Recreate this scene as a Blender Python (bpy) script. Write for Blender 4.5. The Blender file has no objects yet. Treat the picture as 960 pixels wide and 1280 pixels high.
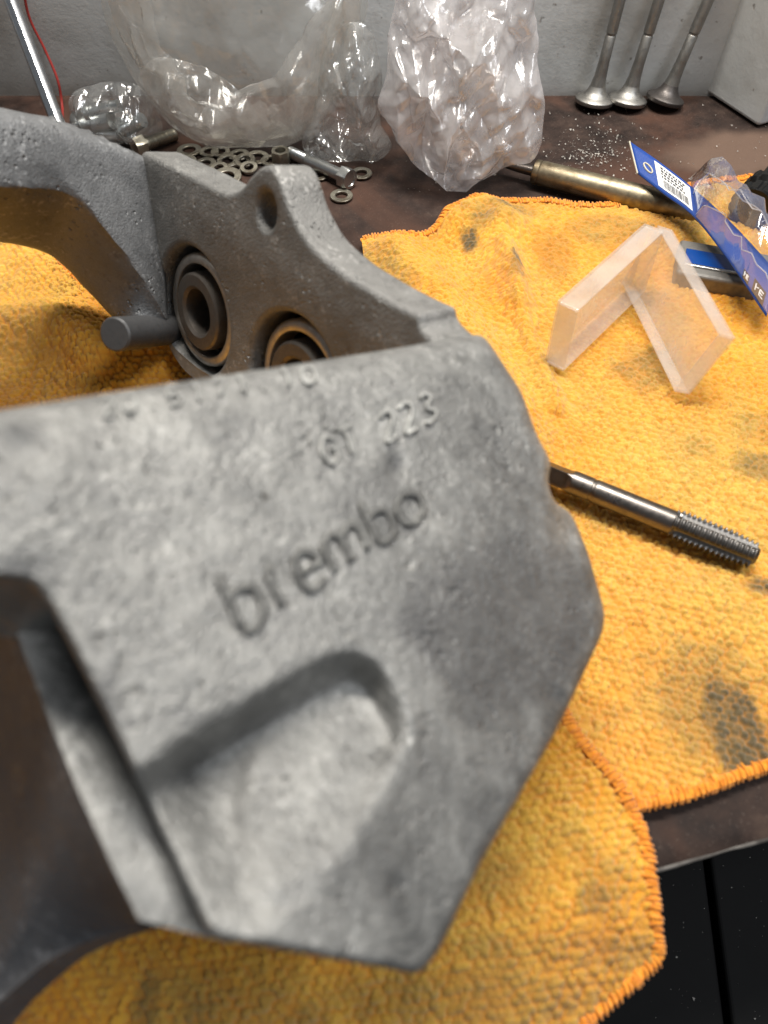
import bpy, math, random
import numpy as np
from mathutils import Vector, Matrix, Quaternion

# ------------------------------------------------------------------ scene, camera, light
sc = bpy.context.scene
COL = sc.collection
CAM_H, PITCH, FPX = 0.28, math.radians(55), 900.0

cam = bpy.data.cameras.new('camera'); camo = bpy.data.objects.new('camera', cam); COL.objects.link(camo)
camo.location = (0, 0, CAM_H); camo.rotation_euler = (math.pi / 2 - PITCH, 0, 0)
cam.sensor_fit = 'VERTICAL'; cam.sensor_height = 36; cam.sensor_width = 27; cam.lens = FPX / 1280 * 36
cam.clip_start = 0.01; cam.clip_end = 50
cam.dof.use_dof = True; cam.dof.focus_distance = 0.43; cam.dof.aperture_fstop = 8.2
sc.camera = camo

world = bpy.data.worlds.new('World'); sc.world = world; world.use_nodes = True
bg = world.node_tree.nodes['Background']
bg.inputs['Color'].default_value = (0.90, 0.95, 1.0, 1); bg.inputs['Strength'].default_value = 0.16

def area(name, loc, target, sx, sy, power, col):
    l = bpy.data.lights.new(name, 'AREA'); l.shape = 'RECTANGLE'; l.size = sx; l.size_y = sy
    l.energy = power; l.color = col
    o = bpy.data.objects.new(name, l); COL.objects.link(o); o.location = loc
    o.rotation_euler = (Vector(target) - Vector(loc)).to_track_quat('-Z', 'Y').to_euler()
    return o
area('workbench_lamp', (0.06, 0.50, 1.00), (0.04, 0.22, 0), 0.60, 0.12, 19, (1.0, 0.95, 0.87))
area('added_fill_light', (0.95, -0.12, 1.75), (0, 0.3, 0), 0.9, 0.35, 21, (0.93, 0.96, 1.0))  # added fill light to brighten the wall; no such source in view

vs = sc.view_settings
vs.view_transform = 'Standard'; vs.look = 'None'; vs.gamma = 1; vs.use_curve_mapping = False; vs.exposure = 0
sc.cycles.use_denoising = True
sc.cycles.transparent_max_bounces = 24; sc.cycles.max_bounces = 10
sc.cycles.sample_clamp_indirect = 6

# ------------------------------------------------------------------ photo-to-bench geometry
CP, SP = math.cos(PITCH), math.sin(PITCH)
def W(c):
    c = np.asarray(c, float)
    return np.stack([c[..., 0], c[..., 1] * SP + c[..., 2] * CP, CAM_H + c[..., 1] * CP - c[..., 2] * SP], -1)
def Wd(c):
    c = np.asarray(c, float)
    return np.stack([c[..., 0], c[..., 1] * SP + c[..., 2] * CP, c[..., 1] * CP - c[..., 2] * SP], -1)
def uv(px, py):
    return (np.asarray(px, float) - 480) / FPX, -(np.asarray(py, float) - 640) / FPX
def P(px, py, z):
    u, v = uv(px, py); z = np.asarray(z, float) + 0 * u
    return W(np.stack([u * z, v * z, z], -1))
def G(px, py, h=0.0):
    u, v = uv(px, py)
    return P(px, py, (CAM_H - h) / (SP - v * CP))
def YP(px, py, y):                                   # point on the upright plane at distance y
    u, v = uv(px, py)
    return P(px, py, y / (v * SP + CP))
def YPL(px, py, y, lean):                            # the same, plane tilted back by lean per metre of height
    u, v = uv(px, py); z = (y + lean * CAM_H) / (v * SP + CP - lean * (v * CP - SP))
    return P(px, py, z)
def pix(p):
    p = np.asarray(p, float); d = p - np.array([0, 0, CAM_H])
    z = d[..., 1] * CP - d[..., 2] * SP; yc = d[..., 1] * SP + d[..., 2] * CP
    return 480 + FPX * d[..., 0] / z, 640 - FPX * yc / z

# ------------------------------------------------------------------ numeric helpers
def _hash(ix, iy, s):
    h = (ix.astype(np.int64) * 374761393 + iy.astype(np.int64) * 668265263 + s * 974711) & 0xffffffff
    h = ((h ^ (h >> 13)) * 1274126177) & 0xffffffff
    return ((h ^ (h >> 16)) & 0xffffff) / float(0xffffff)
def vnoise(x, y, s=0):
    ix, iy = np.floor(x), np.floor(y); fx, fy = x - ix, y - iy
    fx, fy = fx * fx * (3 - 2 * fx), fy * fy * (3 - 2 * fy)
    a, b, c, d = _hash(ix, iy, s), _hash(ix + 1, iy, s), _hash(ix, iy + 1, s), _hash(ix + 1, iy + 1, s)
    return (a * (1 - fx) + b * fx) * (1 - fy) + (c * (1 - fx) + d * fx) * fy
def fbm(x, y, o=4, s=0):
    t, a, n = 0, 0.5, 0
    for k in range(o):
        t = t + a * vnoise(x * 2 ** k, y * 2 ** k, s + k * 7); n += a; a *= .5
    return t / n - .5
def sstep(a, b, x):
    t = np.clip((x - a) / (b - a), 0, 1); return t * t * (3 - 2 * t)
def catmull(pts, n):
    pts = np.asarray(pts, float)
    seg = np.linalg.norm(np.diff(pts, axis=0), axis=1); cum = np.concatenate([[0], np.cumsum(seg)])
    e = np.vstack([2 * pts[0] - pts[1], pts, 2 * pts[-1] - pts[-2]])
    out = []
    for d in np.linspace(0, cum[-1], n):
        i = min(max(np.searchsorted(cum, d, 'right') - 1, 0), len(pts) - 2)
        t = (d - cum[i]) / max(seg[i], 1e-9)
        p0, p1, p2, p3 = e[i], e[i + 1], e[i + 2], e[i + 3]
        out.append(.5 * (2 * p1 + (p2 - p0) * t + (2 * p0 - 5 * p1 + 4 * p2 - p3) * t * t + (3 * p1 - p0 - 3 * p2 + p3) * t ** 3))
    return np.array(out)
def chaikin(poly, rad):
    """closed polygon with each corner cut by rad and rounded"""
    poly = np.asarray(poly, float); out = []
    n = len(poly)
    for i in range(n):
        a, b, c = poly[i - 1], poly[i], poly[(i + 1) % n]
        r1 = min(rad, .45 * np.linalg.norm(a - b)); r2 = min(rad, .45 * np.linalg.norm(c - b))
        p = b + (a - b) / np.linalg.norm(a - b) * r1; q = b + (c - b) / np.linalg.norm(c - b) * r2
        for t in np.linspace(0, 1, 7):
            out.append((1 - t) ** 2 * p + 2 * t * (1 - t) * b + t * t * q)
    return np.array(out)
def segdist(x, y, poly, closed=True):
    """distance of points to a polyline"""
    d = np.full(np.shape(x), 1e9); n = len(poly)
    for i in range(n if closed else n - 1):
        a, b = poly[i], poly[(i + 1) % n]; ab = b - a
        t = np.clip(((x - a[0]) * ab[0] + (y - a[1]) * ab[1]) / max(ab @ ab, 1e-12), 0, 1)
        d = np.minimum(d, np.hypot(x - a[0] - t * ab[0], y - a[1] - t * ab[1]))
    return d
def inside(x, y, poly):
    r = np.zeros(np.shape(x), bool); n = len(poly)
    for i in range(n):
        a, b = poly[i - 1], poly[i]
        c = (a[1] > y) != (b[1] > y)
        with np.errstate(divide='ignore', invalid='ignore'):
            xx = (b[0] - a[0]) * (y - a[1]) / (b[1] - a[1] + 1e-15) + a[0]
        r ^= c & (x < xx)
    return r
def worley(x, y, n, seed, box):
    rng = np.random.default_rng(seed)
    sx = rng.uniform(box[0], box[1], n); sy = rng.uniform(box[2], box[3], n)
    f1 = np.full(x.shape, 1e9); f2 = f1.copy()
    for a, b in zip(sx, sy):
        d = np.hypot(x - a, y - b)
        f2 = np.minimum(f2, np.maximum(f1, d)); f1 = np.minimum(f1, d)
    return f1, f2

# ------------------------------------------------------------------ object helpers
def tag(o, label, cat, group=None):
    o['label'] = label; o['category'] = cat
    if group: o['group'] = group
    return o
def empty(name, loc, label, cat, group=None):
    o = bpy.data.objects.new(name, None); COL.objects.link(o); o.location = loc; o.empty_display_size = .01
    return tag(o, label, cat, group)
def wloc(o):
    v = np.zeros(3)
    while o is not None: v += np.array(o.location); o = o.parent
    return v
def mk(name, v, f, m, parent=None, smooth=True, origin=None, kind=None):
    """one mesh object; v in world coordinates"""
    v = np.asarray(v, float)
    base = wloc(parent) if parent is not None else np.zeros(3)
    org = np.asarray(origin, float) if origin is not None else base
    me = bpy.data.meshes.new(name); v = v - org
    if isinstance(f, np.ndarray) and f.shape[1] == 4:
        n = len(f); me.vertices.add(len(v)); me.loops.add(n * 4); me.polygons.add(n)
        me.vertices.foreach_set('co', v.astype(np.float32).ravel())
        me.loops.foreach_set('vertex_index', f.astype(np.int32).ravel())
        me.polygons.foreach_set('loop_start', np.arange(0, n * 4, 4, dtype=np.int32))
        me.update(calc_edges=True)
    else:
        me.from_pydata([tuple(p) for p in v], [], [tuple(int(i) for i in q) for q in f])
    me.validate()
    if smooth: me.polygons.foreach_set('use_smooth', [True] * len(me.polygons))
    if smooth and len(me.polygons) < 12000 and not m.name.startswith(('poly', 'cast_l', 'cast_n')): me.set_sharp_from_angle(angle=math.radians(38))
    me.materials.append(m)
    o = bpy.data.objects.new(name, me); COL.objects.link(o)
    o.location = org - base
    if parent is not None: o.parent = parent
    if kind: o['kind'] = kind
    return o
def grid_faces(nu, nv, wrap_u=False, wrap_v=False, off=0):
    i = np.arange(nu if wrap_u else nu - 1); j = np.arange(nv if wrap_v else nv - 1)
    I, J = np.meshgrid(i, j, indexing='ij'); I2, J2 = (I + 1) % nu, (J + 1) % nv
    return (np.stack([I * nv + J, I2 * nv + J, I2 * nv + J2, I * nv + J2], -1).reshape(-1, 4)) + off
def join(parts):
    vs_, fs_, off = [], [], 0
    for v, f in parts:
        v = np.asarray(v, float); vs_.append(v); fs_ += [tuple(int(i) + off for i in q) for q in f]; off += len(v)
    return np.vstack(vs_), fs_
def frame(axis, up=(0, 0, 1)):
    a = np.asarray(axis, float); a = a / np.linalg.norm(a); u = np.asarray(up, float)
    if abs(a @ u) > .98: u = np.array([0, 1., 0])
    e1 = np.cross(u, a); e1 /= np.linalg.norm(e1); e2 = np.cross(a, e1)
    return a, e1, e2
def lathe(org, axis, prof, n=48, rfun=None, up=(0, 0, 1)):
    """prof: (distance along axis, radius) rows; rfun(x, theta, r) may reshape"""
    a, e1, e2 = frame(axis, up); prof = np.asarray(prof, float)
    th = np.linspace(0, 2 * np.pi, n, endpoint=False)
    X = np.repeat(prof[:, :1], n, 1); R = np.repeat(prof[:, 1:2], n, 1); T = np.repeat(th[None], len(prof), 0)
    if rfun: R = rfun(X, T, R)
    v = np.asarray(org) + X[..., None] * a + R[..., None] * (np.cos(T)[..., None] * e1 + np.sin(T)[..., None] * e2)
    return v.reshape(-1, 3), grid_faces(len(prof), n, False, True)
def tube(pts, r, n=10, closed=False, cap=True):
    pts = np.asarray(pts, float); m = len(pts)
    r = np.broadcast_to(np.asarray(r, float), (m,))
    tg = np.gradient(pts, axis=0) if not closed else np.roll(pts, -1, 0) - np.roll(pts, 1, 0)
    tg /= np.linalg.norm(tg, axis=1)[:, None] + 1e-12
    th = np.linspace(0, 2 * np.pi, n, endpoint=False); out = []; e1 = None
    for i in range(m):
        a = tg[i]
        if e1 is None: _, e1, _ = frame(a)
        e1 = e1 - a * (a @ e1); e1 /= np.linalg.norm(e1); e2 = np.cross(a, e1)
        out.append(pts[i] + r[i] * (np.cos(th)[:, None] * e1 + np.sin(th)[:, None] * e2))
    v = np.vstack(out); f = [tuple(q) for q in grid_faces(m, n, closed, True)]
    if cap and not closed: f += [tuple(range(n))[::-1], tuple(range((m - 1) * n, m * n))]
    return v, f
def box8(o, a, b, c):
    o, a, b, c = map(lambda q: np.asarray(q, float), (o, a, b, c))
    v = [o, o + a, o + a + b, o + b, o + c, o + a + c, o + a + b + c, o + b + c]
    f = [(0, 3, 2, 1), (4, 5, 6, 7), (0, 1, 5, 4), (1, 2, 6, 5), (2, 3, 7, 6), (3, 0, 4, 7)]
    if np.dot(np.cross(a, b), c) < 0: f = [q[::-1] for q in f]
    return v, f
def bevel(o, w, seg=3):
    m = o.modifiers.new('bevel', 'BEVEL'); m.width = w; m.segments = seg; m.limit_method = 'ANGLE'; m.angle_limit = .5
    return o
def thicken(o, t):
    me = o.data; c = np.array([0, 0, CAM_H]) - wloc(o); tot = 0
    for p in list(me.polygons)[::7]: tot += (Vector(c) - p.center).normalized().dot(p.normal) * p.area
    if tot < 0: me.flip_normals()
    m = o.modifiers.new('thick', 'SOLIDIFY'); m.thickness = t; m.offset = -1
def attr(o, name, vals):
    a = o.data.attributes.new(name, 'FLOAT', 'POINT'); a.data.foreach_set('value', np.asarray(vals, np.float32).ravel())
def curve_solid(name, loops, org, e1, e2, nrm, thick, bev, m, parent):
    """flat outline with holes, made solid with rounded rims"""
    cu = bpy.data.curves.new(name, 'CURVE'); cu.dimensions = '2D'; cu.fill_mode = 'BOTH'
    cu.extrude = thick / 2 - bev; cu.bevel_depth = bev; cu.bevel_resolution = 4; cu.offset = -bev
    for lp in loops:
        s = cu.splines.new('POLY'); s.points.add(len(lp) - 1); s.use_cyclic_u = True
        for p, q in zip(s.points, lp): p.co = (q[0], q[1], 0, 1)
    t = bpy.data.objects.new('t', cu); COL.objects.link(t)
    dg = bpy.context.evaluated_depsgraph_get(); me = bpy.data.meshes.new_from_object(t.evaluated_get(dg))
    bpy.data.objects.remove(t); bpy.data.curves.remove(cu)
    v = np.zeros(len(me.vertices) * 3, np.float32); me.vertices.foreach_get('co', v); v = v.reshape(-1, 3)
    f = [tuple(p.vertices) for p in me.polygons]; bpy.data.meshes.remove(me)
    w = np.asarray(org) + v[:, :1] * e1 + v[:, 1:2] * e2 + (v[:, 2:3] - thick / 2) * nrm
    o = mk(name, w, f, m, parent)
    ws = o.modifiers.new('weld', 'WELD'); ws.merge_threshold = 1e-5
    return o

# ------------------------------------------------------------------ materials
class N:
    def __init__(s, name):
        s.m = bpy.data.materials.new(name); s.m.use_nodes = True; s.nt = s.m.node_tree
        s.b = s.nt.nodes['Principled BSDF']; s.out = s.nt.nodes['Material Output']
        s.tc = s.nt.nodes.new('ShaderNodeTexCoord')
    def new(s, t, **k):
        n = s.nt.nodes.new('ShaderNode' + t)
        for a, v in k.items(): setattr(n, a, v)
        return n
    def link(s, a, b): s.nt.links.new(a, b)
    def noise(s, scale, detail=4, rough=.55, dist=0, stretch=None):
        n = s.new('TexNoise'); n.inputs['Scale'].default_value = scale; n.inputs['Detail'].default_value = detail
        n.inputs['Roughness'].default_value = rough; n.inputs['Distortion'].default_value = dist
        if stretch:
            mp = s.new('Mapping'); mp.inputs['Scale'].default_value = stretch
            s.link(s.tc.outputs['Object'], mp.inputs[0]); s.link(mp.outputs[0], n.inputs['Vector'])
        else: s.link(s.tc.outputs['Object'], n.inputs['Vector'])
        return n.outputs['Fac']
    def ramp(s, fac, stops):
        r = s.new('ValToRGB'); e = r.color_ramp.elements
        while len(e) < len(stops): e.new(.5)
        for el, (p, c) in zip(e, stops):
            el.position = p; el.color = (*c, 1) if len(c) == 3 else c
        s.link(fac, r.inputs[0]); return r.outputs[0]
    def val(s, fac, lo, hi, a=0., b=1.):
        r = s.new('MapRange'); r.inputs[1].default_value = lo; r.inputs[2].default_value = hi
        r.inputs[3].default_value = a; r.inputs[4].default_value = b
        s.link(fac, r.inputs[0]); return r.outputs[0]
    def mix(s, fac, a, b, bt='MIX'):
        r = s.new('MixRGB', blend_type=bt)
        for sock, v in zip(r.inputs, (fac, a, b)):
            if hasattr(v, 'node'): s.link(v, sock)
            elif isinstance(v, (int, float)): sock.default_value = v
            else: sock.default_value = (*v, 1)
        return r.outputs[0]
    def math(s, op, a, b=0.):
        r = s.new('Math', operation=op)
        for sock, v in zip(r.inputs, (a, b)):
            if hasattr(v, 'node'): s.link(v, sock)
            else: sock.default_value = v
        return r.outputs[0]
    def attr(s, name):
        a = s.new('Attribute'); a.attribute_name = name; return a.outputs['Fac']
    def set(s, **k):
        for a, v in k.items():
            i = s.b.inputs[{'base': 'Base Color', 'rough': 'Roughness', 'metal': 'Metallic', 'spec': 'Specular IOR Level', 'coat': 'Coat Weight', 'sheen': 'Sheen Weight', 'trans': 'Transmission Weight'}[a]]
            if hasattr(v, 'node'): s.link(v, i)
            elif isinstance(v, (int, float)): i.default_value = v
            else: i.default_value = (*v, 1)
        return s
    def bump(s, h, strength=.3, dist=.001, prev=None):
        b = s.new('Bump'); b.inputs['Strength'].default_value = strength; b.inputs['Distance'].default_value = dist
        s.link(h, b.inputs['Height'])
        if prev is not None: s.link(prev, b.inputs['Normal'])
        s.link(b.outputs[0], s.b.inputs['Normal']); return b.outputs[0]

def cast_metal(name, dark, light, patch=False, metal=.55, rough=.5, pit=.5, grain=.0006, spk=1.):
    n = N(name)
    big = n.noise(28, 4, .6); mid = n.noise(150, 5, .65); fine = n.noise(1100, 3, .6)
    c = n.ramp(n.math('ADD', n.math('MULTIPLY', big, .55), n.math('MULTIPLY', mid, .45)), [(.34, dark), (.64, light)])
    c = n.mix(n.val(fine, .3, .7, 0, .35 * spk), c, tuple(x * .62 for x in dark))
    sp = n.noise(420, 2, .5)
    c = n.mix(n.math('MULTIPLY', n.val(sp, .56, .68, 0, .75 * spk), n.val(n.noise(55, 4, .6), .46, .62)), c, tuple(min(1, x * 1.7) for x in light))
    c = n.mix(n.val(n.noise(240, 3, .6), .60, .72, 0, .55 * spk), c, tuple(x * .5 for x in dark))
    if patch:
        a = n.attr('stain'); c = n.mix(a, c, (.085, .085, .088))  # on the outer half this is the painted shadow patch and mottling
        sm = n.attr('spot'); c = n.mix(sm, c, (.06, .062, .066))
    v = n.new('TexVoronoi'); v.inputs['Scale'].default_value = 330; n.link(n.tc.outputs['Object'], v.inputs['Vector'])
    pits = n.math('MULTIPLY', n.val(v.outputs['Distance'], .0, .32), n.val(n.noise(60, 3), .50, .62, 0, 1))
    pits = n.math('SUBTRACT', n.val(v.outputs['Distance'], .05, .3, 0, 1), 1.0)
    pits = n.math('MULTIPLY', pits, n.val(n.noise(70, 3), .52, .64, 0, 1))
    b1 = n.bump(n.math('ADD', n.math('MULTIPLY', mid, .8), fine), .7, grain)
    n.bump(pits, pit, .0016, b1)
    n.set(base=c, metal=metal, rough=n.val(mid, .3, .7, rough - .08, rough + .12), spec=.4)
    return n.m
def plain_metal(name, c, rough, metal=1., scr=.05, dirt=None, stretch=None):
    n = N(name); f = n.noise(300, 4, .6, 0, stretch); g = n.noise(60, 4, .6)
    col = n.mix(n.val(f, .3, .75, 0, .55), c, tuple(x * .55 for x in c))
    if dirt: col = n.mix(n.val(g, .48, .66, 0, .85), col, dirt)
    n.set(base=col, metal=metal, rough=n.val(f, .3, .7, rough * .8, rough * 1.35)); n.bump(f, scr, .0005)
    return n.m
def film(name, tint, body, gloss, rough=.12, edge=.5, white=(.85, .84, .82), bumps=0.4, bscale=130):
    n = N(name); n.nt.nodes.remove(n.b)
    lw = n.new('LayerWeight'); lw.inputs['Blend'].default_value = .5
    bm = n.new('Bump'); bm.inputs['Strength'].default_value = bumps; bm.inputs['Distance'].default_value = .002
    n.link(n.noise(bscale, 4, .6, 1.2), bm.inputs['Height'])
    tr = n.new('BsdfTransparent'); tr.inputs[0].default_value = (*tint, 1)
    df = n.new('BsdfDiffuse'); df.inputs[0].default_value = (*white, 1); n.link(bm.outputs[0], df.inputs['Normal'])
    tl = n.new('BsdfTranslucent'); tl.inputs[0].default_value = (*white, 1); n.link(bm.outputs[0], tl.inputs['Normal'])
    m1 = n.new('MixShader'); m1.inputs[0].default_value = .45; n.link(df.outputs[0], m1.inputs[1]); n.link(tl.outputs[0], m1.inputs[2])
    f = n.math('ADD', n.math('MULTIPLY', n.math('POWER', lw.outputs['Facing'], 2.5), edge), n.val(n.noise(45, 4), .3, .7, body * .6, body * 1.4))
    m2 = n.new('MixShader'); n.link(f, m2.inputs[0]); n.link(tr.outputs[0], m2.inputs[1]); n.link(m1.outputs[0], m2.inputs[2])
    gl = n.new('BsdfGlossy'); gl.inputs['Roughness'].default_value = rough; n.link(bm.outputs[0], gl.inputs['Normal'])
    l2 = n.new('LayerWeight'); l2.inputs['Blend'].default_value = .5; n.link(bm.outputs[0], l2.inputs['Normal']); fr = n.new('Math', operation='ADD'); fr.inputs[1].default_value = .045; n.link(n.math('MULTIPLY', n.math('POWER', l2.outputs['Facing'], 5.), .6), fr.inputs[0])
    m3 = n.new('MixShader'); n.link(n.math('MULTIPLY', fr.outputs[0], gloss), m3.inputs[0])
    n.link(m2.outputs[0], m3.inputs[1]); n.link(gl.outputs[0], m3.inputs[2]); n.link(m3.outputs[0], n.out.inputs[0])
    return n.m

MT = {}
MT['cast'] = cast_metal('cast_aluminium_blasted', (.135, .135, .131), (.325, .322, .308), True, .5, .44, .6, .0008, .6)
MT['cast2'] = cast_metal('cast_aluminium_pitted', (.175, .172, .165), (.28, .275, .263), False, .55, .5, .8, .0011)
MT['arm'] = cast_metal('cast_aluminium_arm', (.14, .143, .147), (.23, .233, .237), False, .5, .50, .9, .0007)
MT['hollow'] = cast_metal('machined_hollow_shade', (.07, .071, .077), (.115, .115, .12), False, .3, .6, .4, .0004)  # darkened copy of the casting, shade of the hollow put into its colour
MT['letter'] = cast_metal('cast_lettering', (.10, .10, .097), (.22, .22, .21), False, .5, .5)
MT['number'] = cast_metal('cast_numbers', (.28, .28, .27), (.48, .48, .46), False, .5, .5)
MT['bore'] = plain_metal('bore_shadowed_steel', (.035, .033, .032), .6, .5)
MT['ring'] = plain_metal('boot_ring_steel', (.52, .49, .45), .42, .85, .15)
MT['piston'] = plain_metal('piston_steel', (.15, .132, .115), .45, .7, .1)
MT['pin'] = plain_metal('pin_steel', (.085, .085, .087), .6, .6, .3)
MT['steel'] = plain_metal('tool_steel', (.20, .18, .165), .33, 1., .06)
MT['thread'] = plain_metal('thread_steel', (.20, .19, .18), .38, 1., .05)
MT['chrome'] = plain_metal('chrome', (.75, .76, .78), .12, 1., .02)
MT['zinc'] = plain_metal('zinc_plating', (.55, .56, .55), .3, 1., .06)
MT['yzinc'] = plain_metal('yellow_zinc', (.40, .375, .31), .38, .95, .1, (.15, .125, .09))
MT['valve'] = plain_metal('valve_steel', (.33, .32, .30), .46, 1., .05)
MT['valve_d'] = plain_metal('valve_sooty', (.10, .09, .085), .45, .8, .15)
MT['brass'] = plain_metal('tarnished_tube', (.34, .29, .20), .42, .95, .15, (.12, .085, .05))
MT['alu'] = plain_metal('dull_aluminium', (.22, .21, .195), .55, .6, .25)
MT['blackm'] = plain_metal('black_oxide', (.03, .03, .03), .35, .8, .05)
MT['bag_rim'] = film('poly_bag_rim', (.955, .95, .94), .17, 1.6, .22, .4, (.82, .80, .75), .5, 160)
MT['bag_big'] = film('poly_bag_clear', (.965, .965, .955), .10, 1.5, .17, .40, (.80, .79, .76), .2, 120)
MT['bag_fold'] = film('poly_bag_folds', (.965, .96, .955), .13, 2.0, .16, .45, (.86, .85, .83), .15, 150)
MT['bag_tall'] = film('poly_bag_pinkish', (.965, .95, .95), .30, 2.2, .17, .40, (.86, .84, .85), .15, 150)
MT['bag_grey'] = film('poly_bag_grey', (.95, .955, .955), .11, 2.4, .13, .35, (.74, .75, .74), .12, 150)
MT['frost'] = film('frosted_plastic', (.99, .984, .975), .20, 1.6, .15, .2, (.92, .885, .85), .05, 300)
MT['blister_edge'] = film('blister_edge_plastic', (.97, .97, .98), .25, 3., .1, .4, (.9, .9, .92), .1, 60)
MT['blister'] = film('blister_plastic', (.975, .975, .985), .02, 3.5, .06, .35, (.85, .86, .9), .1, 60)

def towel_mat():
    n = N('terry_cloth'); st = n.attr('stain'); tone = n.attr('tone'); hgt = n.attr('loop')
    big = n.noise(16, 4, .6); mid = n.noise(120, 4, .6); fib = n.noise(1800, 3, .7)
    c = n.mix(n.val(big, .38, .62), (.74, .315, .020), (.79, .44, .052))
    c = n.mix(n.math('MULTIPLY', tone, .75), c, (.80, .56, .14))
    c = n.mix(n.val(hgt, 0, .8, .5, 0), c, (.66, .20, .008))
    c = n.mix(n.val(mid, .40, .70, 0, .35), c, (.52, .20, .02))
    c = n.mix(n.val(n.noise(34, 5, .7), .48, .72, 0, .38), c, (.36, .28, .08))
    c = n.mix(st, c, (.060, .058, .038))
    n.set(base=c, rough=.95, spec=.1, sheen=.25)
    n.bump(n.math('ADD', fib, n.noise(700, 3, .6)), .9, .0008)
    return n.m
MT['towel'] = towel_mat()
def hem_mat():
    n = N('hem_thread'); f = n.noise(400, 4)
    n.set(base=n.ramp(f, [(.3, (.56, .17, .014)), (.7, (.80, .32, .035))]), rough=.9, spec=.1, sheen=.3); n.bump(n.noise(1500, 2), .8, .0006)
    return n.m
MT['hem'] = hem_mat()
def bench_mat():
    n = N('rusty_bench_steel'); a = n.noise(7, 5, .6, .6); b = n.noise(60, 5, .65); f = n.noise(900, 3, .6)
    c = n.ramp(b, [(.30, (.014, .010, .009)), (.55, (.036, .024, .020)), (.78, (.070, .048, .038))])
    c = n.mix(n.val(a, .48, .62, 0, .85), c, (.075, .038, .026))
    c = n.mix(n.attr('wear'), c, (.135, .088, .065))
    c = n.mix(n.val(f, .62, .75, 0, .5), c, (.15, .12, .10))
    n.set(base=c, rough=n.val(b, .3, .7, .6, .9), spec=.12)
    n.bump(n.math('ADD', b, n.math('MULTIPLY', f, .5)), .4, .0009)
    return n.m
MT['bench'] = bench_mat()
MT['lip'] = plain_metal('worn_lip', (.13, .12, .11), .7, .3, .3, (.03, .025, .022))
def wall_mat():
    n = N('painted_wall'); a = n.noise(9, 5, .62, .5); b = n.noise(70, 5, .6); f = n.noise(420, 3, .6)
    c = n.ramp(a, [(.32, (.42, .43, .42)), (.52, (.58, .60, .60)), (.72, (.63, .65, .66))])
    c = n.mix(n.val(b, .60, .74, 0, .35), c, (.33, .31, .28))
    sp = n.noise(170, 2, .5); c = n.mix(n.val(sp, .70, .76, 0, .7), c, (.14, .12, .10))
    c = n.mix(n.attr('grime_shade'), c, (.16, .14, .12))
    n.set(base=c, rough=.5, spec=.35); n.bump(n.math('ADD', b, n.math('MULTIPLY', f, .4)), .25, .0012)
    return n.m
MT['wall'] = wall_mat()
def flat_mat(name, c, rough=.5, var=.25, scale=200, spec=.5):
    n = N(name); f = n.noise(scale, 4)
    n.set(base=n.mix(n.val(f, .3, .7, 0, var), c, tuple(x * .5 for x in c)), rough=rough, spec=spec); n.bump(f, .08, .0005); return n.m
MT['black'] = flat_mat('black_paint', (.006, .006, .0062), .7, .3, 120, .12)
MT['dust'] = flat_mat('pale_dust', (.55, .52, .47), .7)
MT['dust2'] = flat_mat('grey_dust', (.26, .25, .23), .8)
MT['speck'] = flat_mat('dark_specks', (.03, .025, .02), .7)
MT['blue'] = flat_mat('blue_card', (.012, .055, .27), .35, .15)
MT['blue2'] = flat_mat('blue_inlay', (.004, .05, .24), .25, .3, 60)
MT['paper'] = flat_mat('white_paper', (.70, .70, .69), .6, .08)
MT['ink'] = flat_mat('black_ink', (.02, .02, .025), .6, .1)
MT['redwire'] = flat_mat('red_insulation', (.28, .03, .025), .4)
MT['card_edge'] = flat_mat('card_edge', (.55, .52, .42), .7)

# ------------------------------------------------------------------ the setting: bench, wall, dark cabinet below
EA, EB = G(810, 1090), G(960, 1047)
ES = (EB[1] - EA[1]) / (EB[0] - EA[0])
def edge_y(x): return EA[1] + ES * (np.asarray(x) - EA[0])
YW = float(G(780, 119)[1])
def bench():
    nx, ny = 260, 200
    x = np.linspace(-.75, .75, nx); t = np.linspace(0, 1, ny)
    X, T = np.meshgrid(x, t, indexing='ij')
    ey = edge_y(X) + .0012 * fbm(X * 60, X * 0, 3, 4)
    Y = ey + (YW + .02 - ey) * T
    Z = .0007 * fbm(X * 25, Y * 25, 3, 9) - .0022 * (1 - sstep(0, .004, Y - ey))
    v = np.stack([X, Y, Z - .0005], -1).reshape(-1, 3); f = grid_faces(nx, ny)
    o = mk('bench_top', v, f, MT['bench'], smooth=True); o['kind'] = 'structure'
    c = G(905, 195); p = np.stack([X, Y], -1)
    a = sstep(.35, .75, np.exp(-(((X - c[0] - .02) / .075) ** 2 + ((Y - c[1]) / .04) ** 2)) + .7 * fbm(X * 30, Y * 30, 4, 2))
    attr(o, 'wear', a.ravel() * .85)
    # rolled front lip
    xs = np.linspace(-.75, .75, 400); pts = np.stack([xs, edge_y(xs) + .0012 * fbm(xs * 60, xs * 0, 3, 4) - .0002, -.0028 + 0 * xs], -1)
    v, f = tube(pts, .0006 + .0006 * fbm(xs * 90, xs * 0, 2, 1), 10)
    mk('bench_lip', v, f, MT['lip'], o)
    return o
bench()
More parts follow.
